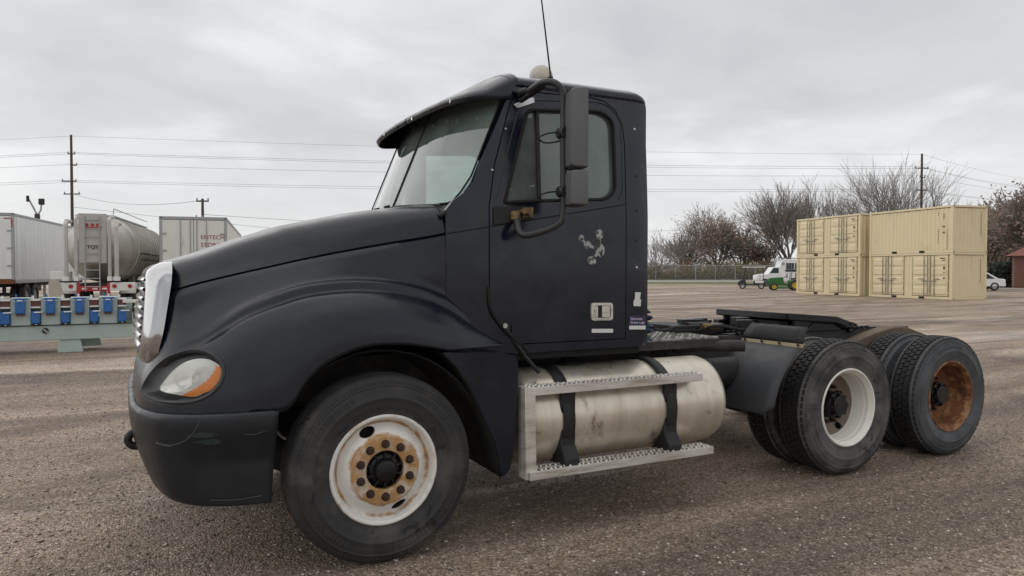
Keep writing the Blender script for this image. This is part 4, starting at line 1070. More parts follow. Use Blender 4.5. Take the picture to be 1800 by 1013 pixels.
# ---- mirrors
def build_mirror(sg):
    m = empty('side_mirror', (0, 0, 0), 0, truck)
    t = MB()
    path = crv([(.905, -1.07, 1.925), (.900, -1.11, 1.90), (.888, -1.16, 1.845), (.895, -1.205, 1.815), (.945, -1.235, 1.820), (1.06, -1.29, 1.865), (1.098, -1.31, 1.90), (1.108, -1.315, 1.97), (1.108, -1.315, 2.30), (1.108, -1.315, 2.60), (1.100, -1.312, 2.675), (1.065, -1.29, 2.722), (1.02, -1.22, 2.735), (.99, -1.10, 2.705)], 5)
    t.tube([(p[0], p[1] * sg, p[2]) for p in path], .0215, 12)
    t.build('mirror_arm', MAT['tube'], m, smooth=60)
    def head(name, z0, z1, w, dep):
        h = MB()
        poly = fillet([(0, 0), (w, 0), (w, z1 - z0), (0, z1 - z0)], .018, 4)
        # rounded shell, its back towards the front of the truck
        rows = []
        for d, s in ((0, 1.0), (dep * .35, .995), (dep * .75, .96), (dep, .84)):
            rows.append([(1.145 + (p[0] - w / 2) * s + w / 2 + 0, d, z0 + (p[1] - (z1 - z0) / 2) * s + (z1 - z0) / 2) for p in poly])
        return poly, rows
    # each head is a shallow shell: glass faces rear, shell bulges forward
    def shell(name, z0, z1, yi, yo):
        h = MB()
        W, H = abs(yo - yi), z1 - z0
        poly = fillet([(0, 0), (W, 0), (W, H), (0, H)], .010, 3)
        rows = []
        for xo, s in ((0, 1.0), (-.03, 1.0), (-.085, .985), (-.100, .93), (-.104, .5)):
            rows.append([Vector((1.205 + xo, (yi - ((p[0] - W / 2) * s + W / 2)), z0 + (p[1] - H / 2) * s + H / 2)) for p in poly])
        n = len(poly)
        vs = [q for r in rows for q in r]
        fs = [(k * n + i, k * n + (i + 1) % n, (k + 1) * n + (i + 1) % n, (k + 1) * n + i) for k in range(len(rows) - 1) for i in range(n)]
        fs += [tuple(range(n)), tuple(range((len(rows) - 1) * n, len(rows) * n))]
        rot = Matrix.Rotation(R_(-16), 3, 'Z')
        c = Vector((1.13, -1.36, 0))
        vs = [rot @ (q - c) + c for q in vs]
        h.add([(q.x, q.y * sg, q.z) for q in vs], fs)
        return h.build(name, MAT['mirror_shell'], m, smooth=42)
    shell('upper_mirror', 2.205, 2.668, -1.265, -1.475)
    shell('lower_mirror', 1.985, 2.188, -1.265, -1.475)
    for z in (2.425, 2.075):
        c = MB(); c.cyl((1.108, -1.350 * sg, z), (1.108, -1.28 * sg, z), .038, n=14); c.cyl((1.07, -1.315 * sg, z), (1.17, -1.315 * sg, z), .028, n=12); c.build('arm_clamp', MAT['tube'], m, smooth=35, bevel=.005)
        l = MB(); l.tube(crv([(1.10, -1.33 * sg, z), (1.00, -1.30 * sg, z - .012), (.965, -1.27 * sg, z - .035), (1.00, -1.27 * sg, z - .06), (1.11, -1.30 * sg, z - .045)], 6), .005, 6); l.build('mirror_cable', MAT['gap'], m, smooth=60)
    # lower bracket on the door, with its torn brass plate
    b = MB(); b.prism(fillet([(.765, 1.878), (1.035, 1.925), (1.035, 2.000), (.765, 1.990)], .012, 3), lambda x, z, t: (x, (cab_y(x, z) - .004 - t) * sg, z), .012)
    b.build('bracket_plate', MAT['black'], m, bevel=.003)
    b = MB(); b.prism([(.955, 1.925), (1.030, 1.935), (1.030, 1.995), (.955, 1.99)], lambda x, z, t: (x, (cab_y(x, z) - .018 - t) * sg, z), .008)
    b.tube([(.96, -1.085 * sg, 1.985), (1.0, -1.10 * sg, 1.93), (1.025, -1.088 * sg, 1.99)], .006, 5)
    b.build('torn_bracket_plate', MAT['bronze'], m)
    b = MB(); b.cyl((.905, -1.085 * sg, 1.915), (.905, -1.085 * sg, 1.965), .033, n=14); b.cyl((.93, -1.07 * sg, 1.96), (.95, -1.12 * sg, 1.965), .018, n=8)
    b.build('bracket_ball', MAT['bronze'], m, smooth=40)
    # upper bracket
    u = MB(); u.prism([(.915, 2.628), (.99, 2.668), (1.06, 2.69), (1.065, 2.655), (1.005, 2.63), (.94, 2.605)], lambda x, z, t: (x, (cab_y(x, z) - .003 - t) * sg, z), .016)
    u.build('upper_bracket', MAT['chrome_dull'], m, bevel=.004)
    u = MB()
    for a, bb, r in (((.965, -1.035, 2.66), (1.05, -1.20, 2.735), .020), ((.955, -1.03, 2.69), (1.03, -1.13, 2.745), .012), ((.945, -1.05, 2.70), (.985, -1.08, 2.71), .024), ((1.02, -1.12, 2.70), (1.05, -1.16, 2.77), .010)):
        u.cyl((a[0], a[1] * sg, a[2]), (bb[0], bb[1] * sg, bb[2]), r, n=10)
    u.build('upper_knuckle', MAT['grease'], m, smooth=40)
    return m
build_mirror(1)
build_mirror(-1)

# ---- roof beacon lamp and antenna
b = empty('roof_lamp', (1.50, -.36, 2.905), 0, truck)
l = MB(); l.lathe([(.0, -.055), (.055, -.05), (.085, -.03), (.092, 0), (.085, .03), (.05, .05), (.0, .055)], 24, (0, 0, .115), closed=False); l.build('lamp_shell', MAT['bulk_lite'], b, smooth=50)
l = MB(); l.lathe([(.0, -.068), (.05, -.062), (.072, -.045), (.072, -.03)], 24, (0, 0, .115), closed=False); l.build('lamp_lens', MAT['cream'], b, smooth=50)
l = MB(); l.cyl((0, 0, -.02), (0, 0, .06), .03, .02, n=12); l.build('lamp_foot', MAT['black'], b, smooth=40)
a = MB(); a.tube([(1.325, -.80, 2.86), (1.318, -.80, 2.93), (1.250, -.80, 3.41), (1.235, -.80, 3.52)], [.011, .006, .005, .003], 6)
a.cyl((1.325, -.80, 2.83), (1.32, -.80, 2.90), .018, n=10)
a.build('antenna', MAT['gap'], truck, smooth=60)

# ---- fender rear skirt and wheel housing
def build_skirt(sg):
    s_ = MB()
    outl = [(.395, 1.128), (.62, 1.118), (.835, 1.095), (.868, 1.06), (.872, 1.0), (.862, .80), (.835, .50), (.825, .43), (.80, .385), (.762, .362), (.742, .45), (.712, .585), (.64, .74), (.545, .94), (.47, 1.05)]
    panel(s_, fillet(outl, [0, 0, .02, .02, 0, 0, 0, 0, .02, .01, 0, 0, 0, 0, 0], 3), [], lambda x, z: (x, (-1.185 + .02 * max(0, (.62 - x) / .2) ** 2) * sg, z), .03, .08, (0, sg, 0))
    o = s_.build('fender_skirt', MAT['navy'], truck, smooth=30)
    top = MB(); top.add([(.40, -1.17 * sg, 1.126), (.84, -1.18 * sg, 1.092), (.84, -.80 * sg, 1.085), (.40, -.80 * sg, 1.118)], [(0, 1, 2, 3)])
    top.build('skirt_top', MAT['paint'], o, solid=.012)
    ed = MB(); rows = []
    for x, z in [(.395, 1.128), (.47, 1.05), (.545, .94), (.64, .74), (.712, .585), (.742, .45), (.762, .362)]:
        rows.append([(x, -1.18 * sg, z), (x + .01, -.95 * sg, z), (x + .015, -.62 * sg, z)])
    ed.grid(rows); ed.build('splash_liner', MAT['gap'], o, smooth=50, solid=.008)
    # arched inner liner over the wheel
    ar = MB(); rows = []
    for a in np.linspace(R_(168), R_(25), 16):
        x = .02 + .66 * math.cos(a); z = .50 + .66 * math.sin(a)
        rows.append([(x, -1.15 * sg, z), (x, -.80 * sg, z), (x, -.62 * sg, z - .03)])
    ar.grid(rows); ar.build('wheel_arch_liner', MAT['gap'], truck, smooth=50, solid=.006)
build_skirt(1)
build_skirt(-1)
# hood stay and hinge link that runs down behind the fender
h = MB(); h.tube([(.80, -1.035, 1.335), (.875, -1.06, 1.205), (.985, -1.07, 1.06), (1.075, -1.08, .96)], .014, 8)
h.box((.865, -1.045, 1.235), (.05, .03, .07)); h.build('hood_stay', MAT['black'], truck, smooth=40)
h = MB(); h.cyl((.835, -1.085, 1.262), (.835, -1.05, 1.262), .016, n=10); h.build('stay_bolt', MAT['chrome_dull'], truck, smooth=40)
h = MB(); h.tube(crv([(.735, -1.055, 1.50), (.742, -1.068, 1.37), (.80, -1.070, 1.275), (.925, -1.070, 1.155), (1.0, -1.06, 1.10)], 6), .010, 6); h.build('door_seal', MAT['gap'], truck, smooth=60)

# ---- frame, engine, axles
for sg in (-1, 1):
    y = .43 * sg
    fr = MB(); fr.box((2.35, y, .915), (6.6, .012, .27)); fr.box((2.35, y - .052 * sg, 1.044), (6.6, .09, .012)); fr.box((2.35, y - .052 * sg, .786), (6.6, .09, .012))
    fr.build('frame_rail', MAT['chassis'], truck)
for x in (-.7, .9, 2.3, 3.2, 4.48, 5.5):
    cm_ = MB(); cm_.box((x, 0, .91), (.10, .82, .22)); cm_.build('crossmember', MAT['chassis'], truck)
en = MB(); en.box((-.15, 0, 1.15), (1.35, .80, .80)); en.box((-.78, 0, 1.25), (.10, 1.0, .70)); en.build('engine', MAT['gap'], truck, bevel=.03)
ax_ = MB(); ax_.cyl((0.045, -.95, .50), (.045, .95, .50), .055, n=12); ax_.box((.045, 0, .46), (.12, 1.5, .10)); ax_.build('front_axle', MAT['black'], truck)
for x in (3.82, 5.13):
    ax_ = MB(); ax_.cyl((x, -.95, .515), (x, .95, .515), .085, n=14); ax_.lathe([(0, -.2), (.16, -.18), (.22, -.06), (.22, .06), (.16, .18), (0, .2)], 20, (x, 0, .515), closed=False)
    for sg in (-1, 1): ax_.box((x - .25, .43 * sg, .62), (.75, .09, .08)); ax_.cyl((x + .02, .43 * sg, .60), (x + .02, .43 * sg, .82), .11, n=14)
    ax_.build('drive_axle', MAT['black'], truck, smooth=35)
sp = MB(); sp.cyl((.6, 0, .78), (3.75, 0, .60), .055, n=12); sp.cyl((3.9, 0, .6), (5.0, 0, .56), .05, n=12); sp.build('drive_shaft', MAT['black'], truck, smooth=40)
at_ = MB(); at_.cyl((2.75, -.68, .78), (3.25, -.68, .78), .13, n=18); at_.build('air_tank', MAT['black'], truck, smooth=40)
at_ = MB(); at_.cyl((1.1, .86, .65), (2.6, .86, .65), .31, n=28); at_.build('far_fuel_tank', MAT['tank'], truck, smooth=40)
pp = MB(); pp.tube([(2.55, -.60, 1.00), (2.75, -.70, 1.015), (3.0, -.90, 1.02)], .045, 12); pp.build('fender_mount_pipe', MAT['chassis'], truck, smooth=50)
pp = MB(); pp.tube([(2.44, -.60, 1.03), (2.56, -.55, .90), (2.62, -.52, .80)], .02, 8); pp.tube([(2.62, -.56, 1.0), (2.68, -.6, .83)], .012, 6); pp.build('air_line_bracket', MAT['chassis'], truck, smooth=50)

# deck plate behind the cab with checker bars
dk = MB(); dk.box((2.42, -.10, 1.075), (.86, 1.36, .03)); dko = dk.build('deck_plate', MAT['deck'], truck, bevel=.006)
ck = MB()
for i in range(13):
    for j in range(20):
        a = R_(45 if (i + j) % 2 else -45)
        ck.box((2.05 + i * .062, -.74 + j * .066, 1.092), (.038, .010, .006), a)
tag(ck.build('checker_ridges', MAT['deck'], dko), kind='stuff')
dk = MB(); dk.box((2.43, -.785, 1.045), (.82, .012, .06)); dk.build('deck_edge', MAT['chassis'], dko)
# coiled air and electric lines at the back of the cab
rnd = random.Random(3)
for i, mtl in enumerate(('hose_blue', 'hose_green', 'hose_red', 'gap')):
    pts = []
    for kx in range(40):
        a = kx * .62; pts.append((2.09 + .045 * math.cos(a) + .02 * i, -.84 + .05 * i + .055 * math.sin(a), 1.30 - .0048 * kx + .012 * math.sin(kx * .3 + i)))
    hs = MB(); hs.tube(pts, .0085, 6); hs.build('air_hose', MAT[mtl], truck, smooth=60)
hs = MB(); hs.tube(crv([(2.05, -.75, 1.14), (2.25, -.66, 1.19), (2.5, -.5, 1.13), (2.9, -.3, 1.14), (3.3, -.2, 1.16)], 6), .012, 6); hs.tube(crv([(2.05, -.70, 1.16), (2.35, -.6, 1.15), (2.6, -.45, 1.12), (3.1, -.42, 1.10)], 6), .01, 6)
hs.build('air_hose', MAT['gap'], truck, smooth=60)

# ---- fuel tank with straps, cap and steps
ft = MB(); prof = [(.0, .0), (.20, .004), (.265, .016), (.298, .040), (.312, .075)]
L0, L1 = .945, 2.600
pr = [(r, a) for r, a in prof] + [(.312, (L1 - L0) - .075), (.298, (L1 - L0) - .04), (.265, (L1 - L0) - .016), (.20, (L1 - L0) - .004), (0, L1 - L0)]
n = 56
vs = [(L0 + a, -.865 + r * math.cos(2 * PI * i / n), .655 + r * math.sin(2 * PI * i / n)) for i in range(n) for r, a in pr]
m_ = len(pr)
ft.add(vs, [(i * m_ + k, i * m_ + k + 1, ((i + 1) % n) * m_ + k + 1, ((i + 1) % n) * m_ + k) for i in range(n) for k in range(m_ - 1)])
tank = ft.build('fuel_tank', MAT['tank'], truck, smooth=40)
for xs_ in (1.235, 2.055):
    s_ = MB(); rows = []
    for a in np.linspace(R_(-62), R_(200), 40):
        w = .042
        rows.append([(xs_ - w, -.865 - .319 * math.cos(a), .655 + .319 * math.sin(a)), (xs_ + w, -.865 - .319 * math.cos(a), .655 + .319 * math.sin(a))])
    s_.grid(rows); s_.build('tank_strap', MAT['black'], tank, smooth=50, solid=-.008)
    # step bracket that stands off the strap
    s_ = MB(); s_.prism([(-1.172, .862), (-1.172, .50), (-1.225, .42), (-1.225, .36), (-1.10, .36), (-1.06, .42), (-1.15, .62), (-1.15, .862)], lambda y, z, t: (xs_ - .055 + t, y, z), .11)
    s_.build('step_bracket', MAT['black'], tank, bevel=.008)
    s_ = MB(); s_.hexa([(xs_ - .055, -1.21, .372), (xs_ + .055, -1.21, .372), (xs_ + .055, -1.13, .372), (xs_ - .055, -1.13, .372), (xs_ - .03, -1.20, .445), (xs_ + .045, -1.20, .445), (xs_ + .045, -1.185, .445), (xs_ - .03, -1.185, .445)])
    s_.build('bracket_foot', MAT['alu'], tank, bevel=.004)
cp = MB(); cp.cyl((1.44, -.845, .955), (1.44, -.855, 1.0), .062, .058, n=24); cp.cyl((1.44, -.85, .995), (1.44, -.86, 1.022), .050, n=20); cp.box((1.44, -.86, 1.028), (.085, .018, .018))
cp.build('fuel_cap', MAT['grease'], tank, smooth=35)
cp = MB(); cp.lathe([(.095, 0), (.085, .012), (.062, .014)], 24, (0, 0, 0), closed=False)
o = cp.build('filler_collar', MAT['black'], tank, smooth=40); o.rotation_euler = (R_(-90 + 180), 0, 0); o.location = (1.44, -.85, .972)
# steps: pressed treads with round teeth, joined at the front by an upright
def tread(name, x0, x1, y0, y1, z, parent, h=.052):
    t = MB()
    t.box(((x0 + x1) / 2, y0, z - h / 2), (x1 - x0, .006, h)); t.box(((x0 + x1) / 2, y1, z - h / 2), (x1 - x0, .006, h))
    t.box(((x0 + x1) / 2, (y0 + y1) / 2, z - .004), (x1 - x0, abs(y1 - y0) - .006, .006)); t.box((x1 - .002, (y0 + y1) / 2, z - h / 2), (.006, abs(y1 - y0), h))
    o = t.build(name, MAT['alu'], parent, bevel=.002)
    th = MB(); k = 0
    for x in np.arange(x0 + .03, x1 - .02, .034):
        for y in (y0 + (y1 - y0) * .25 + (.006 if k % 2 else -.006), y0 + (y1 - y0) * .72 + (.006 if k % 2 else -.006)):
            th.cyl((x, y, z - .002), (x, y, z + .007), .011, .008, n=8)
        k += 1
    tag(th.build('tread_teeth', MAT['alu'], o, smooth=40), kind='stuff')
    hl = MB(); k = 0
    for x in np.arange(x0 + .047, x1 - .03, .034):
        for y in (y0 + (y1 - y0) * .25, y0 + (y1 - y0) * .72): hl.cyl((x, y, z - .002), (x, y, z + .0005), .010, n=8)
    tag(hl.build('tread_holes', MAT['gap'], o), kind='stuff')
    return o
stp = empty('step_ladder', (0, 0, 0), 0, truck)
tread('upper_tread', .90, 2.285, -1.228, -1.135, .895, stp)
tread('lower_tread', .915, 2.365, -1.250, -1.115, .385, stp, .05)
u = MB(); u.hexa([(.898, -1.232, .335), (.972, -1.236, .335), (.972, -1.222, .335), (.898, -1.135, .335), (.895, -1.230, .893), (.965, -1.232, .893), (.965, -1.220, .893), (.895, -1.135, .893)])
u.build('step_upright', MAT['alu'], stp, bevel=.004)

# ---- quarter fender in front of the drive wheels
qf = empty('quarter_fender', (0, 0, 0), 0, truck)
qpath = crv([(3.282, 1.032), (3.195, .985), (3.10, .895), (3.025, .79), (2.975, .68), (2.945, .565), (2.94, .535)], 4)
rows = []
for x, z in qpath:
    t = smooth(.62, .53, z)
    ys = np.linspace(-1.225 + .075 * t * t, -.60, 9)
    rows.append([(x + .022 * smooth(-1.17, -1.23, y), y, z) for y in ys])
q = MB(); q.grid(rows); q.build('fender_sheet', MAT['flap'], qf, smooth=50, solid=.008)
st_ = MB(); st_.box((3.262, -.92, 1.036), (.012, .62, .040), Matrix.Rotation(R_(28), 3, 'Y')); st_.build('clamp_strip', MAT['brass_strip'], qf, bevel=.002)
for i in range(4):
    s_ = MB(); c = Vector((3.258, -1.19 + i * .18, 1.036)); s_.cyl(c, c + Vector((-.014, 0, .007)), .010, n=8); s_.build('strip_bolt', MAT['rust_dark'], qf, smooth=40)
rf = MB(); rows = []
for k in range(6):
    t = k / 5
    rows.append([(3.272 + .045 * t * t, y, 1.045 + .125 * t) for y in np.linspace(-1.225, -.60 - .07 * t, 7)])
rf.grid(rows); rf.build('rubber_flap', MAT['rubber_flap'], qf, smooth=50, solid=.010)

# ---- fifth wheel coupling
fw = empty('fifth_wheel', (0, 0, 0), 0, truck)
tilt = Matrix.Rotation(R_(3.5), 4, 'Y')
def tl(p): return tuple((tilt @ (Vector(p) - Vector((3.60, 0, 1.262)))) + Vector((4.39, 0, 1.198)))
pl = MB()
outl = fillet([(3.17, -.47), (3.80, -.49), (4.02, -.47), (4.40, -.30), (4.44, -.20), (4.30, -.13), (3.90, -.05), (3.90, .05), (4.30, .13), (4.44, .20), (4.40, .30), (4.02, .47), (3.80, .49), (3.17, .47)], [.05, .05, .08, .08, .04, .05, .04, .04, .05, .04, .08, .08, .05, .05], 4)
pl.prism(outl, lambda x, y, t: tl((x, y, 1.262 - t - .20 * max(0, x - 3.72))), .060)
pl.build('coupling_plate', MAT['grease'], fw, bevel=.006)
for sg in (-1, 1):
    pl = MB(); pl.box((4.36, .43 * sg, 1.115), (.62, .035, .09)); pl.box((4.30, .30 * sg, 1.10), (.40, .05, .08)); pl.build('plate_rib', MAT['grease'], fw, bevel=.005)
pl = MB(); pl.box((4.40, 0, 1.09), (.50, .80, .10)); pl.build('lock_housing', MAT['grease'], fw, bevel=.01)
for sg in (-1, 1):
    s_ = MB(); s_.prism([(4.28, 1.13), (4.54, 1.11), (4.66, 1.05), (4.18, 1.05)], lambda x, z, t: (x, .46 * sg + t, z), .06); s_.build('pivot_bracket', MAT['grease'], fw, bevel=.006)
    r_ = MB(); r_.box((4.25, .36 * sg, 1.045), (1.90, .10, .03)); ro = r_.build('slide_rail', MAT['grease'], fw)
    te = MB()
    for i in range(26): te.box((3.40 + i * .066, (.36 - .065) * sg, 1.062), (.032, .035, .035)); te.box((3.40 + i * .066, .425 * sg, 1.060), (.032, .03, .03))
    tag(te.build('rack_teeth', MAT['grease'], ro), kind='stuff')
hd = MB(); hd.tube([(4.3, -.30, 1.10), (4.60, -.44, 1.09), (4.80, -.49, 1.07)], .016, 8); hd.cyl((4.76, -.46, 1.03), (4.80, -.47, 1.11), .03, n=10); hd.build('release_handle', MAT['grease'], fw, smooth=40)
pb = MB(); pb.box((3.02, -.05, 1.10), (.30, .62, .07)); pb.cyl((2.95, -.30, 1.13), (3.18, -.30, 1.13), .035, n=10); pb.box((3.0, -.35, 1.12), (.55, .03, .05)); pb.build('valve_bracket', MAT['black'], truck, bevel=.006)
pb = MB(); pb.cyl((3.00, -.42, 1.135), (3.16, -.42, 1.13), .028, n=12); pb.build('valve_fitting', MAT['bronze'], truck, smooth=40)
# valves, lines and brackets crowded on the frame ahead of the coupling
rnd = random.Random(12)
for i in range(16):
    x, y = rnd.uniform(2.95, 3.95), rnd.uniform(-.40, .42)
    q = MB()
    if i % 3: q.box((x, y, 1.075 + .02 * (i % 4)), (rnd.uniform(.06, .22), rnd.uniform(.05, .16), rnd.uniform(.05, .11)), rnd.uniform(-.3, .3))
    else: q.cyl((x, y, 1.08), (x + rnd.uniform(.08, .2), y + rnd.uniform(-.1, .1), 1.10), rnd.uniform(.02, .045), n=10)
    q.build('frame_valve', MAT['grease' if i % 4 else 'chassis'], truck, bevel=.006)
for i in range(6):
    y0 = rnd.uniform(-.4, .35); q = MB()
    q.tube(crv([(2.85, y0, 1.07), (3.1, y0 + rnd.uniform(-.12, .12), 1.10 + rnd.uniform(0, .05)), (3.4, y0 + rnd.uniform(-.15, .15), 1.09 + rnd.uniform(0, .04)), (3.8, y0 + rnd.uniform(-.1, .1), 1.07)], 6), .012, 6)
    q.build('air_hose', MAT['gap'], truck, smooth=60)
# sloping rear frame ends caked in mud
for sg in (-1, 1):
    rp = MB(); rp.prism(fillet([(4.70, .97), (5.0, 1.04), (5.26, 1.082), (5.42, 1.075), (5.80, .965), (5.80, .80), (4.70, .80)], [0, .1, .15, .1, .03, 0, 0], 4), lambda x, z, t: (x - .02, (.45 + t) * sg, z - .012), .14)
    rp.build('frame_ramp', MAT['mud'], truck, smooth=40, bevel=.01)
tb = MB(); tb.box((5.72, 0, .88), (.10, 1.3, .16)); tb.build('rear_bumper_beam', MAT['chassis'], truck, bevel=.01)

# ---- wheels
def tyre_profile(Rt, drive):
    k = Rt / .532
    half = [(.290, -.100), (.300, -.116), (.312, -.122), (.322, -.121), (.345, -.131), (.372, -.138), (.398, -.1405), (.401, -.1425), (.409, -.1425), (.412, -.1405), (.440, -.139), (.468, -.131), (.471, -.1335), (.478, -.1325), (.481, -.127), (.500, -.117), (.514, -.108), (.524, -.098), (.5295, -.086)]
    P = [(r * k if r > .35 else r, y) for r, y in half]
    rt = Rt
    if drive:
        P += [(rt - .016, -.080), (rt - .016, 0)]
    else:
        P += [(rt - .001, -.078), (rt - .001, -.064), (rt - .013, -.062), (rt - .013, -.052), (rt, -.050), (rt, -.026), (rt - .013, -.024), (rt - .013, -.014), (rt + .001, -.012), (rt + .001, 0)]
    return P + [(r, -y) for r, y in reversed(P[:-1])] 
def make_tyre(parent, Rt, drive, mat='rubber'):
    t = MB(); t.lathe(tyre_profile(Rt, drive), 112, closed=False)
    o = t.build('tyre', MAT[mat], parent, smooth=38)
    if drive:
        lug = MB(); nseg = 62
        for i in range(nseg):
            for row, (yc, w, sk) in enumerate(((-.094, .044, .25), (-.043, .040, -.2), (.0, .034, .2), (.043, .040, .2), (.094, .044, -.25))):
                a = 2 * PI * (i + (.5 if row % 2 else 0)) / nseg
                ln = 2 * PI / nseg * .80
                top = Rt + (0.0 if abs(yc) < .09 else -.002); bot = Rt - .022
                pts = []
                for r in (bot, top):
                    for da, dy in ((-.5, -.5), (.5, -.5), (.5, .5), (-.5, .5)):
                        f_ = 1.0 if r == bot else .94
                        aa = a + da * ln * f_ + dy * sk * .05
                        rr = r - (.012 if abs(yc) > .09 and dy * yc > 0 and r == top else 0)
                        pts.append((rr * math.cos(aa), yc + dy * w * f_, rr * math.sin(aa)))
                lug.hexa(pts)
        tag(lug.build('tread_blocks', MAT['tread'], o), kind='stuff')
    k = Rt / .532; mk = MB(); rnd = random.Random(int(Rt * 1e4))
    for i in range(150):                                   # fine ribs round the shoulder
        a = 2 * PI * i / 150
        mk.box((.488 * k * math.cos(a), -.1265, .488 * k * math.sin(a)), (.022, .003, .004), Matrix.Rotation(-a, 3, 'Y'))
    for a0, a1 in ((.3, 1.15), (2.0, 2.75), (3.6, 4.2), (5.0, 5.8)):   # worn raised moulding
        a = a0
        while a < a1:
            w_ = rnd.uniform(.012, .030)
            mk.box((.437 * k * math.cos(a), -.1400, .437 * k * math.sin(a)), (rnd.uniform(.022, .034), .003, w_ * .6), Matrix.Rotation(-a, 3, 'Y'))
            a += w_ * 2.2 + .012
    tag(mk.build('sidewall_ribs', MAT[mat], o), kind='stuff')
    return o
def front_wheel():
    w = empty('front_wheel', (0, 0, 0), 0, truck)
    make_tyre(w, .532, False)
    prof = [(.290, -.098), (.282, -.104), (.286, -.118), (.294, -.127), (.304, -.128), (.311, -.120), (.311, -.110), (.300, -.104), (.300, .10), (.270, .10), (.270, -.02), (.262, -.045)]
    face = [(.275, -.088), (.268, -.074), (.262, -.068), (.252, -.074), (.236, -.092), (.216, -.108), (.196, -.118)]
    r_ = MB(); r_.lathe([(.311, .10), (.311, -.112), (.311, -.121), (.304, -.129), (.295, -.128), (.287, -.119), (.284, -.104), (.276, -.086), (.268, -.074), (.260, -.068), (.25, -.072), (.236, -.086), (.218, -.104), (.200, -.117), (.190, -.121), (.190, -.106), (.2, -.10), (.236, -.07), (.255, -.055), (.27, -.05), (.27, .10)], 96)
    rim = r_.build('rim', MAT['rim_front'], w, smooth=30)
    cut = []
    for a in (R_(113), R_(-67)):
        cc = MB(); 
        c = Vector((.232 * math.cos(a), 0, .232 * math.sin(a)))
        ring = []
        t_ = Vector((-math.sin(a), 0, math.cos(a))); n_ = Vector((math.cos(a), 0, math.sin(a)))
        poly = [(.046 * math.cos(b_), .026 * math.sin(b_)) for b_ in np.linspace(0, 2 * PI, 24, endpoint=False)]
        cc.prism(poly, lambda p, q, t: tuple(c + t_ * p + n_ * q + Vector((0, -.2 + t, 0))), .19)
        cut.append(cc)
    bm_of(rim, cut)
    fp = MB(); fp.lathe([(.196, -.113), (.193, -.124), (.186, -.129), (.112, -.129), (.108, -.124), (.108, -.09), (.19, -.10)], 72); fp.build('wheel_face', MAT['plate_rust'], w, smooth=30)
    hb = MB(); hb.lathe([(0, -.150), (.045, -.150), (.055, -.146), (.062, -.135), (.066, -.11), (.084, -.105), (.086, -.085), (.106, -.075), (.106, .02), (0, .02)], 40, closed=False)
    for i in range(10):
        a = 2 * PI * i / 10 + .3
        hb.box((.083 * math.cos(a), -.10, .083 * math.sin(a)), (.036, .05, .010), Matrix.Rotation(-a, 3, 'Y'))
    hb.build('hub', MAT['grease'], w, smooth=35)
    dr = MB(); dr.lathe([(.02, -.03), (.262, -.03), (.262, .14), (.02, .14)], 40); dr.build('brake_drum', MAT['gap'], w, smooth=40)
    for i in range(10):
        a = 2 * PI * i / 10 + R_(18)
        nt_ = MB(); c = Vector((.148 * math.cos(a), 0, .148 * math.sin(a)))
        nt_.cyl(c + Vector((0, -.126, 0)), c + Vector((0, -.134, 0)), .024, n=16); nt_.cyl(c + Vector((0, -.134, 0)), c + Vector((0, -.158, 0)), .0195, .018, n=6); nt_.cyl(c + Vector((0, -.158, 0)), c + Vector((0, -.170, 0)), .011, n=8)
        nt_.build('wheel_nut', MAT['rust_dark'], w, smooth=25)
    return w
def drive_wheel(Rt, barrel, disc, mat, hub=True):
    w = empty('drive_wheel', (0, 0, 0), 0, truck)
    make_tyre(w, Rt, True, mat)
    r_ = MB(); r_.lathe([(.311, .11), (.311, -.112), (.311, -.121), (.304, -.129), (.296, -.128), (.288, -.118), (.284, -.104), (.273, -.092), (.270, -.060), (.266, -.055), (.262, -.015), (.256, .0), (.254, .035), (.248, .045), (.27, .06), (.30, .11)], 80); r_.build('rim', MAT[barrel], w, smooth=30)
    d = MB(); d.lathe([(.262, .040), (.245, .050), (.222, .072), (.200, .084), (.112, .088), (.112, .098), (.2, .095), (.262, .06)], 64)
    do = d.build('wheel_disc', MAT[disc], w, smooth=30)
    cuts = []
    for a in (R_(-58), R_(122)):
        cc = MB(); cc.cyl((.222 * math.cos(a), -.1, .222 * math.sin(a)), (.222 * math.cos(a), .2, .222 * math.sin(a)), .030, n=20); cuts.append(cc)
    bm_of(do, cuts)
    if hub:
        h = MB(); h.lathe([(0, -.055), (.072, -.055), (.080, -.048), (.082, -.02), (.105, -.015), (.108, .0), (.108, .09), (0, .09)], 40, closed=False)
        for i in range(8):
            a = 2 * PI * i / 8; h.cyl((.092 * math.cos(a), -.015, .092 * math.sin(a)), (.092 * math.cos(a), -.042, .092 * math.sin(a)), .010, n=8)
        h.build('hub', MAT['grease'], w, smooth=35)
        for i in range(10):
            a = 2 * PI * i / 10; c = Vector((.1435 * math.cos(a), 0, .1435 * math.sin(a)))
            q = MB(); q.cyl(c + Vector((0, .09, 0)), c + Vector((0, .052, 0)), .019, .018, n=6); q.cyl(c + Vector((0, .052, 0)), c + Vector((0, .03, 0)), .011, n=8)
            q.build('wheel_nut', MAT['rust_dark'], w, smooth=25)
    b = MB(); b.lathe([(.02, .10), (.25, .10), (.25, .14), (.02, .14)], 32); b.build('brake_drum', MAT['gap'], w, smooth=40)
    return w
w = front_wheel(); w.location = (.045, -1.035, .489)
c = copy_tree(w, truck); c.location = (.045, 1.035, .489); c.rotation_euler = (0, 0, PI)
wa = drive_wheel(.533, 'rim_bright', 'rim_tan', 'rubber_dusty')
wb = drive_wheel(.520, 'rust_orange', 'rust', 'rubber_grey')
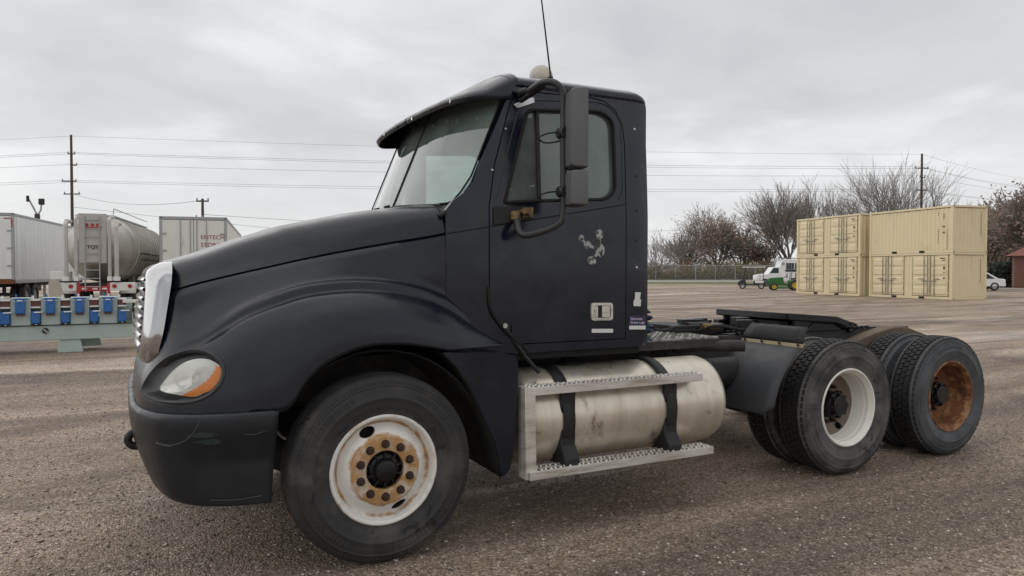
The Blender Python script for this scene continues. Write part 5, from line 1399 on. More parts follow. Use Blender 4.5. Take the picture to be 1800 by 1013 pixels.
for base, x, z, spin in ((wa, 3.815, .521, 0), (wb, 5.128, .508, 40)):
    base.location = (x, -1.075, z); base.rotation_euler = (0, R_(spin), 0)
    for y, rz in ((-.735, PI), (.735, 0), (1.075, PI)):
        c = copy_tree(base, truck); c.location = (x, y, z); c.rotation_euler = (0, R_(25 + y * 20), rz)

# ================================================================== BACKGROUND
CT, ST = math.cos(R_(27.5)), math.sin(R_(27.5))
def yard(r, f, z=0.0):
    """Yard plan: r metres along the lot's cross line, f metres out from its near corner."""
    return Vector((r * CT + f * ST - 1.22, -r * ST + f * CT - 5.12, z))

# ---- grass verge, path and kerb beyond the gravel
gm_, nt, nd, lk, p = newmat('autumn_grass')
c = mix_rgb(nt, tex(nt, .35, 7, .65), (.085, .095, .035), (.19, .17, .075)); lk.new(c, p.inputs['Base Color']); p.inputs['Roughness'].default_value = .95
g = MB(); g.add([yard(-40, 92, .03), yard(30, 88, .03), yard(40, 74, .03), yard(43, 57, .03), yard(60, 52, .03), yard(140, 45, .03), yard(330, 240, .03), yard(0, 420, .03), yard(-260, 330, .03)], [tuple(range(9))])
tag(g.build('grass_verge', gm_), 'thin autumn grass beyond the gravel yard', None, None, 'structure')
pm = M('pale_concrete', (.42, .40, .37), .9, 0, .12, 3)
g = MB(); g.add([yard(-40, 106, .06), yard(60, 104, .06), yard(60, 116, .06), yard(-40, 118, .06)], [(0, 1, 2, 3)])
tag(g.build('path', pm), 'pale path running along the far fence', None, None, 'structure')
g = MB()
kp = [yard(40.5, 73), yard(43.2, 56.4), yard(60, 51.4), yard(100, 47.6)]
for a, b in zip(kp, kp[1:]):
    d = (b - a).normalized(); n_ = Vector((-d.y, d.x, 0)) * .09
    g.hexa([a - n_ + Vector((0, 0, -.05)), b - n_ + Vector((0, 0, -.05)), b + n_ + Vector((0, 0, -.05)), a + n_ + Vector((0, 0, -.05)), a - n_ + Vector((0, 0, .14)), b - n_ + Vector((0, 0, .14)), b + n_ + Vector((0, 0, .14)), a + n_ + Vector((0, 0, .14))])
tag(g.build('kerb', pm), 'pale kerb along the lawn beside the containers', None, None, 'structure')

# ---- shipping containers
CRZ = R_(-10.66)
def corrugated(mb, L, H, fn, pitch=.28, dep=.036):
    """A ribbed sheet of length L, height H; fn(a, z, depth) places it."""
    xs = []
    n = max(1, round(L / pitch)); pt = L / n
    for i in range(n):
        a = i * pt
        xs += [(a, 0), (a + pt * .26, 0), (a + pt * .50, dep), (a + pt * .76, dep)]
    xs.append((L, 0))
    mb.grid([[fn(a, 0, d) for a, d in xs], [fn(a, H, d) for a, d in xs]])
def container(loc, label, doors, rz=CRZ, marks=()):
    L, W, H = 6.06, 2.44, 2.59
    o = empty('shipping_container', loc, rz); tag(o, label, 'container', 'tan shipping containers stacked two high')
    b = MB()
    corrugated(b, W - .3, H - .30, lambda a, z, d: (.15 + a, .035 + d, .16 + z))
    corrugated(b, W - .3, H - .30, lambda a, z, d: (.15 + a, L - .035 - d, .16 + z))
    corrugated(b, L - .3, H - .30, lambda a, z, d: (W - .03 - d, .15 + a, .16 + z))
    spans = [(.15, L - .15)] if not doors else [(.15, .26), (2.74, 3.32), (5.80, L - .15)]
    for s0, s1 in spans: corrugated(b, s1 - s0, H - .30, lambda a, z, d: (.03 + d, s0 + a, .16 + z), .28 if not doors else .25)
    b.add([(.06, .06, H - .03), (W - .06, .06, H - .03), (W - .06, L - .06, H - .03), (.06, L - .06, H - .03)], [(0, 1, 2, 3)])
    b.add([(.06, .06, .14), (W - .06, .06, .14), (W - .06, L - .06, .14), (.06, L - .06, .14)], [(3, 2, 1, 0)])
    b.build('wall_panels', MAT['tan'], o)
    for x in (.075, W - .075):
        for y in (.075, L - .075):
            q = MB(); q.box((x, y, H / 2), (.15, .15, H - .24)); q.build('corner_post', MAT['tan2'], o, bevel=.012)
            for z in (.06, H - .06):
                q = MB(); q.box((x, y, z), (.17, .18, .12)); q.build('corner_casting', MAT['tan2'], o, bevel=.01)
                q = MB(); q.box((x, y - .075 if y < 1 else y + .075, z), (.07, .035, .06)); q.build('casting_hole', MAT['blackhole'], o)
    for z, h in ((.075, .15), (H - .055, .11)):
        for x in (.055, W - .055):
            q = MB(); q.box((x, L / 2, z), (.10, L - .34, h)); q.build('side_rail', MAT['tan2'], o, bevel=.008)
        for y in (.055, L - .055):
            q = MB(); q.box((W / 2, y, z), (W - .32, .10, h)); q.build('end_rail', MAT['tan2'], o, bevel=.008)
    for y in (2.05, 4.05):
        q = MB(); q.box((.0, y, .075), (.03, .36, .115)); q.build('fork_pocket', MAT['blackhole'], o)
    if doors:
        for y0 in (.28, 3.34):
            fr = MB(); fr.box((.055, y0 + 1.22, H / 2 + .02), (.05, 2.44, H - .26)); fr.build('door_frame', MAT['blackhole'], o)
            for k in range(2):
                a = y0 + .02 + k * 1.205
                dm = MB(); dm.box((.035, a + .597, H / 2 + .02), (.05, 1.185, H - .32))
                d = dm.build('door', MAT['tan'], o, bevel=.01)
                for j in range(4):
                    rb = MB(); z0 = .25 + j * .545
                    rb.hexa([(.012, a + .09, z0), (.012, a + 1.10, z0), (.012, a + 1.10, z0 + .42), (.012, a + .09, z0 + .42), (-.022, a + .12, z0 + .05), (-.022, a + 1.07, z0 + .05), (-.022, a + 1.07, z0 + .37), (-.022, a + .12, z0 + .37)])
                    rb.build('door_rib', MAT['tan2'], d)
                for rodx in (.10, .34):
                    ry = a + (1.195 - rodx if k == 0 else rodx)
                    r_ = MB(); r_.cyl((-.05, ry, .14), (-.05, ry, H - .12), .019, n=8); r_.build('lock_rod', MAT['steelrod'], d, smooth=40)
                    hn = MB(); hn.box((-.075, ry + (-.17 if k == 0 else .17), 1.02 + .12 * (rodx > .2)), (.02, .42, .045)); hn.build('lock_handle', MAT['steelrod'], d)
                for z in (.35, 1.0, 1.65, 2.3):
                    hg = MB(); ey = a + (.01 if k == 0 else 1.185); hg.box((-.005, ey, z), (.035, .10, .10)); hg.build('hinge', MAT['tan2'], d)
            if y0 < 1:
                for (yy, zz_, w_, h_) in ((.62, 2.28, .34, .06), (.55, 2.16, .20, .05), (.52, 1.74, .12, .16), (.52, 1.5, .10, .06), (.52, 1.18, .12, .10)):
                    mk = MB(); mk.box((-.0235 if zz_ < 2 else -.024, yy, zz_), (.004, w_, h_)); mk.build('door_marking', MAT['mark'], o)
    else:
        for yy, zz_, w_, h_ in ((.62, 2.12, .05, .34), (.62, 1.45, .16, .20), (.62, 1.12, .14, .16), (.98, 2.2, .04, .22), (.98, 1.3, .04, .9), (.40, 1.2, .03, 1.1)):
            for k in range(max(1, int(h_ / .11))):
                mk = MB(); mk.box((.026, yy, zz_ - k * .11), (.006, w_, .07 if h_ > .1 else h_)); mk.build('side_marking', MAT['mark'], o)
    for k in range(11):
        mk = MB(); mk.box((W - .42, .031, 2.22 - k * .12), (.05, .006, .07)); mk.build('end_marking', MAT['mark'], o)
    return o
cn = yard(24.05, 40.4)
ca = Vector((math.sin(R_(10.66)), math.cos(R_(10.66)), 0)); cb = Vector((ca.y, -ca.x, 0))
c2 = cn + ca * 6.45 - cb * .34
container(cn, 'tan container on the ground at the right, with its ribbed end facing the lot', True)
container(cn + Vector((0, 0, 2.60)), 'tan container without side doors, on top of the right-hand stack', False)
container(c2, 'tan container on the ground beside the green tractor', True)
container(c2 + Vector((0, 0, 2.60)), 'tan container with side doors, upper one of the left-hand stack', True)

# ---- trailers parked at the left
TRZ = R_(-9.44)
def wheel_simple(parent, x, y, z, r=.5, w=.25, rim='galv', ax='x', name='wheel'):
    t = MB()
    prof = [(r * .58, -w / 2 * .85), (r * .62, -w / 2), (r * .9, -w / 2), (r, -w / 2 * .72), (r, w / 2 * .72), (r * .9, w / 2), (r * .62, w / 2), (r * .58, w / 2 * .85)]
    t.lathe(prof, 28)
    o = t.build(name, MAT['rubber'], parent, smooth=35, loc=(x, y, z))
    h = MB(); h.lathe([(0, -w / 2 * .5), (r * .2, -w / 2 * .6), (r * .3, -w / 2 * .35), (r * .57, -w / 2 * .45), (r * .60, -w / 2 * .9), (r * .6, w / 2 * .9), (0, w / 2 * .5)], 24, closed=False)
    h.build('rim', MAT[rim], o, smooth=35)
    if ax == 'x': o.rotation_euler = (0, 0, R_(90))
    return o
def box_trailer(loc, label, H, L, mat, z0=1.05, roll=True, W=2.6, rz=TRZ):
    o = empty('box_trailer', loc, rz); tag(o, label, 'trailer', 'white trailers parked at the left')
    b = MB(); b.box((0, L / 2 + .04, (z0 + H) / 2), (W - .06, L - .10, H - z0 - .06)); b.build('trailer_body', MAT[mat], o)
    for s in (-1, 1):
        n = int(L / .62)
        for i in range(n):                                             # side sheets with their upright joints
            q = MB(); q.box((s * (W / 2 - .022), .35 + i * (L - .5) / n + (L - .5) / n / 2, (z0 + .14 + H - .12) / 2), (.020, (L - .5) / n - .03, H - z0 - .30)); q.build('side_panel', MAT[mat], o)
        q = MB(); q.box((s * (W / 2 - .03), L / 2, z0 + .06), (.06, L, .14)); q.build('lower_rail', MAT['galv'], o, bevel=.01)
        q = MB(); q.box((s * (W / 2 - .035), L / 2, H - .06), (.07, L, .11)); q.build('upper_rail', MAT['galv'], o, bevel=.01)
        q = MB(); q.box((s * (W / 2 - .06), -.01, (z0 + H) / 2), (.12, .10, H - z0)); q.build('rear_post', MAT['galv'], o, bevel=.012)
        d = MB(); d.box((s * (W / 4 - .05), -.03, (z0 + .18 + H - .12) / 2), (W / 2 - .12, .05, H - z0 - .32)); do = d.build('rear_door', MAT[mat], o, bevel=.01)
        for x_ in (.12, .48):
            r_ = MB(); r_.cyl((s * x_, -.085, z0 + .14), (s * x_, -.085, H - .10), .017, n=8); r_.build('lock_rod', MAT['galv'], do, smooth=40)
        for zz_ in (.25, .5, .75):
            h_ = MB(); h_.box((s * (W / 2 - .16), -.065, z0 + (H - z0) * zz_), (.22, .03, .07)); h_.build('hinge', MAT['galv'], do)
        q = MB(); q.box((s * .62, .9, z0 - .35), (.12, .12, .5)); q.build('underride_leg', MAT['trailer_dark'], o)
        for y in (1.9, 3.15):
            for k in (0, .34): wheel_simple(o, s * (1.13 - k), y, .50)
        lg = MB(); lg.box((s * .9, L - 3.0, .55), (.12, .12, 1.1)); lg.box((s * .9, L - 3.0, .02), (.28, .28, .04)); lg.build('landing_leg', MAT['galv'], o)
    q = MB(); q.box((0, .0, z0 + .07), (W, .12, .20)); q.build('rear_sill', MAT['rust'], o, bevel=.01)
    q = MB(); q.box((0, .0, H - .05), (W, .12, .12)); q.build('rear_header', MAT['galv'], o, bevel=.01)
    q = MB(); q.box((0, .85, .50), (W - .5, .10, .10)); q.build('underride_bar', MAT['trailer_dark'], o)
    q = MB(); q.box((0, L / 2, z0 - .10), (1.0, L - .4, .20)); q.build('chassis', MAT['trailer_dark'], o)
    for y in (1.9, 3.15):
        q = MB(); q.cyl((-1.1, y, .5), (1.1, y, .5), .06, n=10); q.build('axle', MAT['trailer_dark'], o)
    return o
ta = Vector((math.sin(-TRZ), math.cos(TRZ), 0)); tb_ = Vector((ta.y, -ta.x, 0))
A = box_trailer(Vector((-5.52, 33.27, 0)) - tb_ * 1.30, 'plain white box trailer at the far left with red corner tape', 4.09, 16.0, 'wht')
for dx, dz, w_, h_ in ((1.06, 3.86, .28, .045), (1.22, 3.66, .05, .36)):
    q = MB(); q.box((dx, -.064, dz), (w_, .006, h_)); q.build('red_tape', MAT['redpaint'], A)
Cc_ = box_trailer(Vector((-.07, 27.2, 0)) + tb_ * 1.25, 'old white storage trailer with red hand painted lettering on its door', 3.74, 15.5, 'wht_old', W=2.5)
mt = Matrix.Translation((.26, -.060, 2.86)) @ Matrix.Rotation(R_(90), 4, 'X')
text_mesh('painted_lettering', 'ENTECH\nSTORAGE', .235, MAT['handpaint'], Cc_, mt, .002, bold=.001, space=1.3)

def tank_trailer(loc):
    o = empty('tank_trailer', loc, TRZ); tag(o, 'dull grey bulk tank trailer with ladder and two white pipes at its rear', 'trailer')
    L = 11.5
    b = MB()
    prof = [(.42, -.0), (.62, .06), (1.20, 1.02), (1.26, 1.20), (1.26, L - 1.2), (1.2, L - 1.0), (.6, L)]
    b.lathe(prof, 40, (0, .15, 2.46), closed=False); b.build('tank_barrel', MAT['bulk'], o, smooth=25)
    e = MB(); e.lathe([(.0, -.01), (.42, -.005), (.63, .05), (.66, .10)], 40, (0, .14, 2.46), closed=False); e.build('tank_end', MAT['bulk_lite'], o, smooth=30)
    for y in np.arange(1.5, L - 1, .72):
        r_ = MB(); r_.lathe([(1.255, y), (1.305, y + .01), (1.305, y + .05), (1.255, y + .06)], 40, (0, .15, 2.46), closed=False); r_.build('barrel_band', MAT['bulk'], o, smooth=30)
    for s in (-1, 1):
        for z in (2.05, 2.30):
            q = MB(); q.cyl((s * 1.32, 2.0, z), (s * 1.32, L - 1.5, z), .03, n=8); q.build('hose_tray_rail', MAT['trailer_dark'], o)
    pn = MB(); pn.box((-.02, -.02, 2.80), (.94, .10, 1.86)); pn.build('ladder_panel', MAT['bulk_lite'], o, bevel=.02)
    for x in (-.26, .22):
        q = MB(); q.cyl((x, -.14, .85), (x, -.14, 3.62), .022, n=8); q.build('ladder_rail', MAT['galv'], o, smooth=40)
    for i in range(9):
        q = MB(); q.cyl((-.26, -.14, 1.0 + i * .31), (.22, -.14, 1.0 + i * .31), .018, n=8); q.build('ladder_rung', MAT['galv'], o, smooth=40)
    for x, r, z1, mtl in ((-.90, .080, 3.42, 'bulk_lite'), (.78, .080, 3.36, 'bulk_lite'), (-.56, .062, 3.62, 'bulk_lite'), (.55, .062, 3.60, 'bulk_lite')):
        q = MB(); q.tube([(x, -.10, 1.30), (x, -.10, z1 - .12)] + [(x, -.10 + .16 * math.sin(a), z1 - .12 + .12 * (1 - math.cos(a)) + .02) for a in np.linspace(.3, 1.57, 4)] + [(x, .60, z1 + .03)], r, 12); q.build('vent_pipe', MAT[mtl], o, smooth=40)
        q = MB(); q.cyl((x, -.10, 1.22), (x, -.10, 1.38), r * 1.5, n=12); q.build('pipe_cap', MAT['wht'], o, smooth=40)
    for x in (-.20, -.02, .16):
        q = MB(); q.cyl((x, -.06, 3.30), (x, -.09, 3.30), .06, n=12); q.build('marker_lamp', MAT['redlamp'], o, smooth=40)
    q = MB(); q.box((0, -.075, 3.21), (.54, .02, .05)); q.build('lamp_bar', MAT['redpaint'], o)
    mt = Matrix.Translation((-.02, -.076, 2.42)) @ Matrix.Rotation(R_(90), 4, 'X')
    text_mesh('tank_number', 'TQ1', .20, MAT['trailer_dark'], o, mt, .002, 'CENTER', .004)
    for x in (-1.0, .96):
        q = MB(); q.box((x, -.05, 1.00), (.88, .12, .32)); q.build('bumper_panel', MAT['wht_old'], o, bevel=.02)
        for dx in (-.26, .26):
            q = MB(); q.cyl((x + dx, -.10, 1.02), (x + dx, -.14, 1.02), .075, n=14); q.build('tail_lamp', MAT['redlamp'], o, smooth=40)
    q = MB(); q.box((0, -.06, .93), (1.02, .10, .20)); q.build('bumper_bar', MAT['redpaint'], o, bevel=.015)
    for x in (-.30, .05, .36):
        q = MB(); q.box((x, -.114, .93), (.17, .006, .06)); q.build('reflective_tape', MAT['tapew'], o)
    for x in (-.50, .50):
        q = MB(); q.box((x, -.07, .78), (.09, .10, .75)); q.build('bumper_post', MAT['redpaint'], o, bevel=.01)
        q = MB(); q.box((x, -.124, .62), (.07, .006, .24)); q.build('reflective_tape', MAT['tapew'], o)
    q = MB(); q.box((-1.12, .20, 1.42), (.62, .5, .30)); q.build('side_box', MAT['wht_old'], o, bevel=.02)
    q = MB(); q.box((0, L / 2, 1.02), (1.0, L - .5, .22)); q.build('chassis', MAT['trailer_dark'], o)
    for s in (-1, 1):
        for y in (1.4, 2.7):
            for k in (0, .34): wheel_simple(o, s * (1.12 - k), y, .50)
            mgd = MB(); rows = [[(s * 1.27, y + .60 * math.cos(a), .52 + .60 * math.sin(a)), (s * .72, y + .60 * math.cos(a), .52 + .60 * math.sin(a))] for a in np.linspace(R_(20), R_(160), 12)]
            mgd.grid(rows); mgd.build('mudguard', MAT['wht'], o, smooth=50, solid=.02)
        lg = MB(); lg.box((s * .8, L - 1.5, .55), (.12, .12, 1.1)); lg.build('landing_leg', MAT['galv'], o)
        hs = MB(); hs.box((s * .55, 4.4, 1.0), (.2, .4, .9)); hs.build('hopper_leg', MAT['bulk'], o)
    hr = MB()
    hr.tube([(.45, 1.2, 3.80), (.45, 1.3, 4.02), (.45, L - 2, 4.02)], .02, 6); hr.build('walkway_rail', MAT['galv'], o)
    wk = MB(); wk.box((0, L / 2, 3.76), (.8, L - 3, .05)); wk.build('walkway', MAT['galv'], o)
    return o
tank_trailer(Vector((-2.31, 26.6, 0)))

# ---- pale green machine frame with blue cylinders
def machine(loc):
    o = empty('press_bed', loc); tag(o, 'pale green steel machine bed with two rows of blue clamp units, left of the truck', 'machine')
    xl, xr = -3.6, 0.0
    q = MB(); q.box(((xl + xr) / 2, .20, .395), (xr - xl, .40, .29)); q.build('main_beam', MAT['mint'], o, bevel=.012)
    q = MB(); q.box(((xl + xr) / 2, .02, .545), (xr - xl + .0, .10, .014)); q.build('beam_flange', MAT['trailer_dark'], o)
    q = MB(); q.box(((xl + xr) / 2, .30, .80), (xr - xl, .06, .50)); q.build('back_plate', MAT['mint'], o)
    pitch = .488
    n = 8
    for i in range(n):
        xu = -.43 - i * pitch          # upper cylinder centre
        xlw = -.185 - i * pitch        # lower cylinder centre
        if xu > xl:
            q = MB(); q.box((xu, .115, .815), (.325, .29, .53)); q.build('end_plate', MAT['mint'], o, bevel=.008)
            q = MB(); q.box((xu, -.09, .91), (.158, .13, .27)); cy = q.build('upper_clamp', MAT['blue'], o, bevel=.022)
            q = MB(); q.box((xu, -.09, 1.062), (.21, .14, .030)); q.cyl((xu - .06, -.09, 1.10), (xu - .06, -.09, 1.15), .013, n=8); q.build('clamp_head', MAT['blue'], cy, smooth=35)
            q = MB(); q.tube([(xu - .10, -.10, 1.025), (xu, -.185, 1.03), (xu + .10, -.10, 1.025)], .012, 6); q.build('air_line', MAT['tapew'], cy)
            for s in (-1, 1):
                q = MB(); q.cyl((xu + .045 * s, -.09, .735), (xu + .045 * s, -.09, .774), .03, n=10); q.build('clamp_foot', MAT['redbrown'], cy, smooth=40)
        if xlw > xl:
            q = MB(); q.box((xlw, -.05, .70), (.150, .12, .24)); cy = q.build('lower_clamp', MAT['blue'], o, bevel=.022)
            q = MB(); q.tube([(xlw - .02, -.13, .80), (xlw + .10, -.14, .805), (xlw + .13, -.06, .80)], .012, 6); q.build('air_line', MAT['tapew'], cy)
            q = MB(); q.box((xlw, .10, .965), (.15, .24, .17)); q.build('slide_block', MAT['redbrown'], o, bevel=.006)
            for z in (.895, 1.035):
                q = MB(); q.box((xlw, -.03, z), (.16, .05, .030)); q.build('slide_bar', MAT['tapew'], o, bevel=.004)
            for s in (-1, 1):
                q = MB(); q.cyl((xlw + .05 * s, -.05, .548), (xlw + .05 * s, -.05, .574), .03, n=10); q.build('clamp_foot', MAT['trailer_dark'], cy, smooth=40)
            q = MB(); q.cyl((xlw - .05, .02, 1.055), (xlw - .05, .02, 1.12), .02, n=8); q.build('fitting', MAT['tapew'], o)
    q = MB(); q.box((-.62, -.085, .735), (.07, .006, .07)); q.build('white_tag', MAT['tapew'], o)
    for x0 in (-1.12, -3.2):
        q = MB(); q.hexa([(x0 - .19, .02, .0), (x0 + .25, .02, .0), (x0 + .25, .30, .0), (x0 - .19, .30, .0), (x0 - .15, .03, .249), (x0 + .20, .03, .249), (x0 + .20, .30, .249), (x0 - .15, .30, .249)])
        q.build('foot_block', MAT['mint'], o, bevel=.006)
        q = MB(); q.hexa([(x0 + .22, .55, .06), (x0 + .56, .55, .06), (x0 + .56, .80, .06), (x0 + .22, .80, .06), (x0 + .16, .55, .249), (x0 + .50, .55, .249), (x0 + .50, .80, .249), (x0 + .16, .80, .249)]); q.build('rear_foot_block', MAT['mint'], o, bevel=.006)
    q = MB(); q.box(((xl + xr) / 2, .68, .395), (xr - xl, .30, .29)); q.build('rear_beam', MAT['mint'], o, bevel=.012)
    q = MB(); q.cyl((-1.50, .0, .44), (-1.50, -.03, .44), .055, n=16); q.build('lifting_hole', MAT['trailer_dark'], o)
    q = MB(); q.tube([(-1.53, -.045, .47), (-1.46, -.05, .40)], .018, 8); q.build('lifting_pin', MAT['galv'], o)
    q = MB(); q.box((.03, .25, .55), (.02, .5, .60)); q.build('end_bar', MAT['rust_dark'], o)
    q = MB(); q.box((.35, .9, .60), (.60, .30, .60)); q.box((.10, .70, .60), (.12, .30, .50)); q.build('end_box', MAT['mint'], o, bevel=.01)
    q = MB(); q.box((.10, -.05, .985), (.55, .10, .06)); q.build('side_arm', MAT['wht_old'], o, bevel=.006)
    return o
machine((-1.13, 11.72, 0))
# second machine lying further back, a beige leaning board between trailers
q = MB(); q.prism(fillet([(-.20, 0), (.42, 0), (.12, 1.22), (-.14, 1.30), (-.22, 1.2)], .05, 3), lambda x, z, t: (x, t + .12 * z, z), .09)
o = q.build('stone_barrier', M('pale_stone', (.40, .37, .30), .9, 0, .15, 4), loc=(-3.35, 24.0, 0)); tag(o, 'pale beige slab standing in front of the tank trailer', 'slab')

# ---- poles and wires
def pole(name, loc, h, label, arms, r=.17, group=None):
    o = empty(name, loc); tag(o, label, 'pole', group)
    q = MB(); q.cyl((0, 0, 0), (0, 0, h), r, r * .62, n=12); q.build('shaft', MAT['wood'], o, smooth=40)
    for z, w_, off in arms:
        q = MB(); q.box((off, 0, z), (w_, .12, .14), R_(-27.5)); a_ = q.build('cross_arm', MAT['wood'], o)
        for s in (-1, 1):
            e = Vector((off, 0, z)) + Vector((CT, -ST, 0)) * s * w_ * .45
            i_ = MB(); i_.cyl(e, e + Vector((0, 0, .32)), .09, .06, n=8); i_.build('insulator', MAT['ins'], a_, smooth=40)
    return o
PL, PR = Vector((-7.70, 111.2, 0)), Vector((103.9, 64.7, 0))
pl_o = pole('utility_pole', PL, 19.9, 'tall wooden utility pole behind the tank trailer', [(17.35, 1.0, 0), (15.85, .9, .25), (13.65, 2.0, -.3), (11.95, 2.2, 0)], .24, 'tall utility poles')
pr_o = pole('utility_pole', PR, 19.0, 'tall utility pole rising behind the container stacks', [(16.85, 2.0, 0), (15.5, .8, .2), (13.6, 1.6, 0)], .24, 'tall utility poles')
P2 = Vector((5.66, 76.07, 0))
pole('service_pole', P2, 8.9, 'short dark pole with a crossarm behind the lettered storage trailer', [(8.65, 1.25, 0), (6.9, .7, -.3)], .2)
q = MB(); q.cyl((-.35, -.2, 6.3), (-.35, -.2, 7.0), .25, n=12)
q.build('transformer', MAT['trailer_dark'], bpy.data.objects['service_pole'], smooth=40)
lp = empty('floodlight_pole', (-7.63, 66.04, 0)); tag(lp, 'short floodlight pole with two lamps above the white box trailer', 'pole')
q = MB(); q.cyl((0, 0, 0), (0, 0, 6.2), .22, .2, n=10); q.build('shaft', MAT['wood'], lp, smooth=40)
q = MB(); q.tube([(0, 0, 6.1), (-.25, 0, 6.7), (-.62, 0, 7.5)], .07, 6); q.tube([(0, 0, 6.1), (.25, 0, 6.5), (.30, 0, 7.0)], .07, 6); q.build('lamp_arm', MAT['galv'], lp)
for x, z in ((.32, 7.2), (-.62, 7.4)):
    q = MB(); q.box((x, -.1, z), (.42 if x > 0 else .2, .3, .5)); q.build('floodlight', MAT['trailer_dark'], lp, bevel=.05)
def wire(a, b, sag, n=14):
    return [a.lerp(b, t) - Vector((0, 0, sag * 4 * t * (1 - t))) for t in np.linspace(0, 1, n)]
EL, ER = yard(-190, 128), yard(205, 265)
def off(p, z, r=0): return p + Vector((CT, -ST, 0)) * r + Vector((0, 0, z))
wires = [('topmost thin wire strung between the two tall poles', 19.75, 18.9, 0, .016), ('upper wire of the high pair, left of the pole tops', 17.55, 17.1, -.3, .02), ('lower wire of the high pair on the tall poles', 17.35, 16.8, .35, .02),
         ('single middle wire strung between the two tall poles', 15.95, 15.75, .3, .02), ('upper wire of the low pair between the tall poles', 13.80, 13.8, -.6, .02), ('lower wire of the low pair between the tall poles', 13.55, 13.5, .5, .02)]
for lab, zl_, zr_, r_, rad in wires:
    a = off(EL, zl_ + 3.2, r_); b = off(PL, zl_, r_); c = off(PR, zr_, r_); d = off(ER, zr_ + 15.5, r_)
    q = MB(); q.tube(wire(a, b, 1.2) + wire(b, c, .55 + .05 * r_)[1:] + wire(c, d, 2.2)[1:], rad, 4)
    tag(q.build('power_line', MAT['wire']), lab, 'wire', 'power lines on the tall poles')
q = MB(); q.tube(wire(off(PL, 12.0), off(P2, 8.75), .9), .028, 4); tag(q.build('power_line', MAT['wire']), 'slack wire dropping from the tall pole to the short service pole', 'wire', 'power lines on the tall poles')
q = MB(); q.tube(wire(off(PL, 10.2), yard(-2, 150, 6.8), .6), .028, 4); tag(q.build('power_line', MAT['wire']), 'low wire running right from the tall pole behind the trailers', 'wire', 'power lines on the tall poles')
q = MB(); q.tube(wire(off(P2, 7.3), yard(40, 130, 9.0), 1.0), .026, 4); tag(q.build('power_line', MAT['wire']), 'low wire passing behind the cab towards the far trees', 'wire', 'power lines on the tall poles')

# ---- chain link fences
cl_m, nt, nd, lk, p = newmat('chain_link_mesh')
out = [n_ for n_ in nd if n_.type == 'OUTPUT_MATERIAL'][0]
tr = N(nt, 'ShaderNodeBsdfTransparent'); mx = N(nt, 'ShaderNodeMixShader'); mx.inputs[0].default_value = .18
p.inputs['Base Color'].default_value = (.33, .34, .35, 1); p.inputs['Roughness'].default_value = .6
lk.new(tr.outputs[0], mx.inputs[1]); lk.new(p.outputs[0], mx.inputs[2]); lk.new(mx.outputs[0], out.inputs[0])
def fence(a, b, h, n, label, tall=()):
    o = empty('chain_link_fence', a); tag(o, label, 'fence')
    d = b - a
    for i in range(n + 1):
        e = d * (i / n); q = MB(); hh = h + (.35 if i in tall else .06)
        q.cyl(e, e + Vector((0, 0, hh)), .085 if i in tall else .05, n=8); q.build('post', MAT['galv'], o, smooth=40)
    for z in (h, .12):
        q = MB(); q.cyl(Vector((0, 0, z)), d + Vector((0, 0, z)), .045, n=6); q.build('rail', MAT['galv'], o, smooth=40)
    m_ = MB(); m_.add([(0, 0, .1), tuple(d + Vector((0, 0, .1))), tuple(d + Vector((0, 0, h))), (0, 0, h)], [(0, 1, 2, 3)]); m_.build('mesh_fabric', cl_m, o)
    return o
fence(yard(4, 120), yard(62, 120), 2.45, 18, 'long chain link fence in front of the far trees', (8, 12))
fence(yard(36, 66), yard(64, 60), 1.9, 9, 'chain link fence on the lawn right of the containers')

# ---- trees
class TB:
    def __init__(s): s.v, s.f = [], []
    def seg(s, a, b, ra, rb, n=3):
        d = (b - a)
        if d.length < 1e-5: return
        u = d.orthogonal().normalized(); w = d.normalized().cross(u); k = len(s.v)
        for p_, r in ((a, ra), (b, rb)):
            for i in range(n):
                t = 2 * PI * i / n; q = p_ + (u * math.cos(t) + w * math.sin(t)) * r; s.v.append((q.x, q.y, q.z))
        for i in range(n): s.f.append((k + i, k + (i + 1) % n, k + n + (i + 1) % n, k + n + i))
    def leaf(s, p_, size, rnd):
        a = Vector((rnd.gauss(0, 1), rnd.gauss(0, 1), rnd.gauss(0, 1))).normalized() * size
        b = a.orthogonal().normalized() * size * .7
        k = len(s.v)
        for q in (p_ - a * .5, p_ + b * .5, p_ + a * .5, p_ - b * .5): s.v.append((q.x, q.y, q.z))
        s.f.append((k, k + 1, k + 2, k + 3))
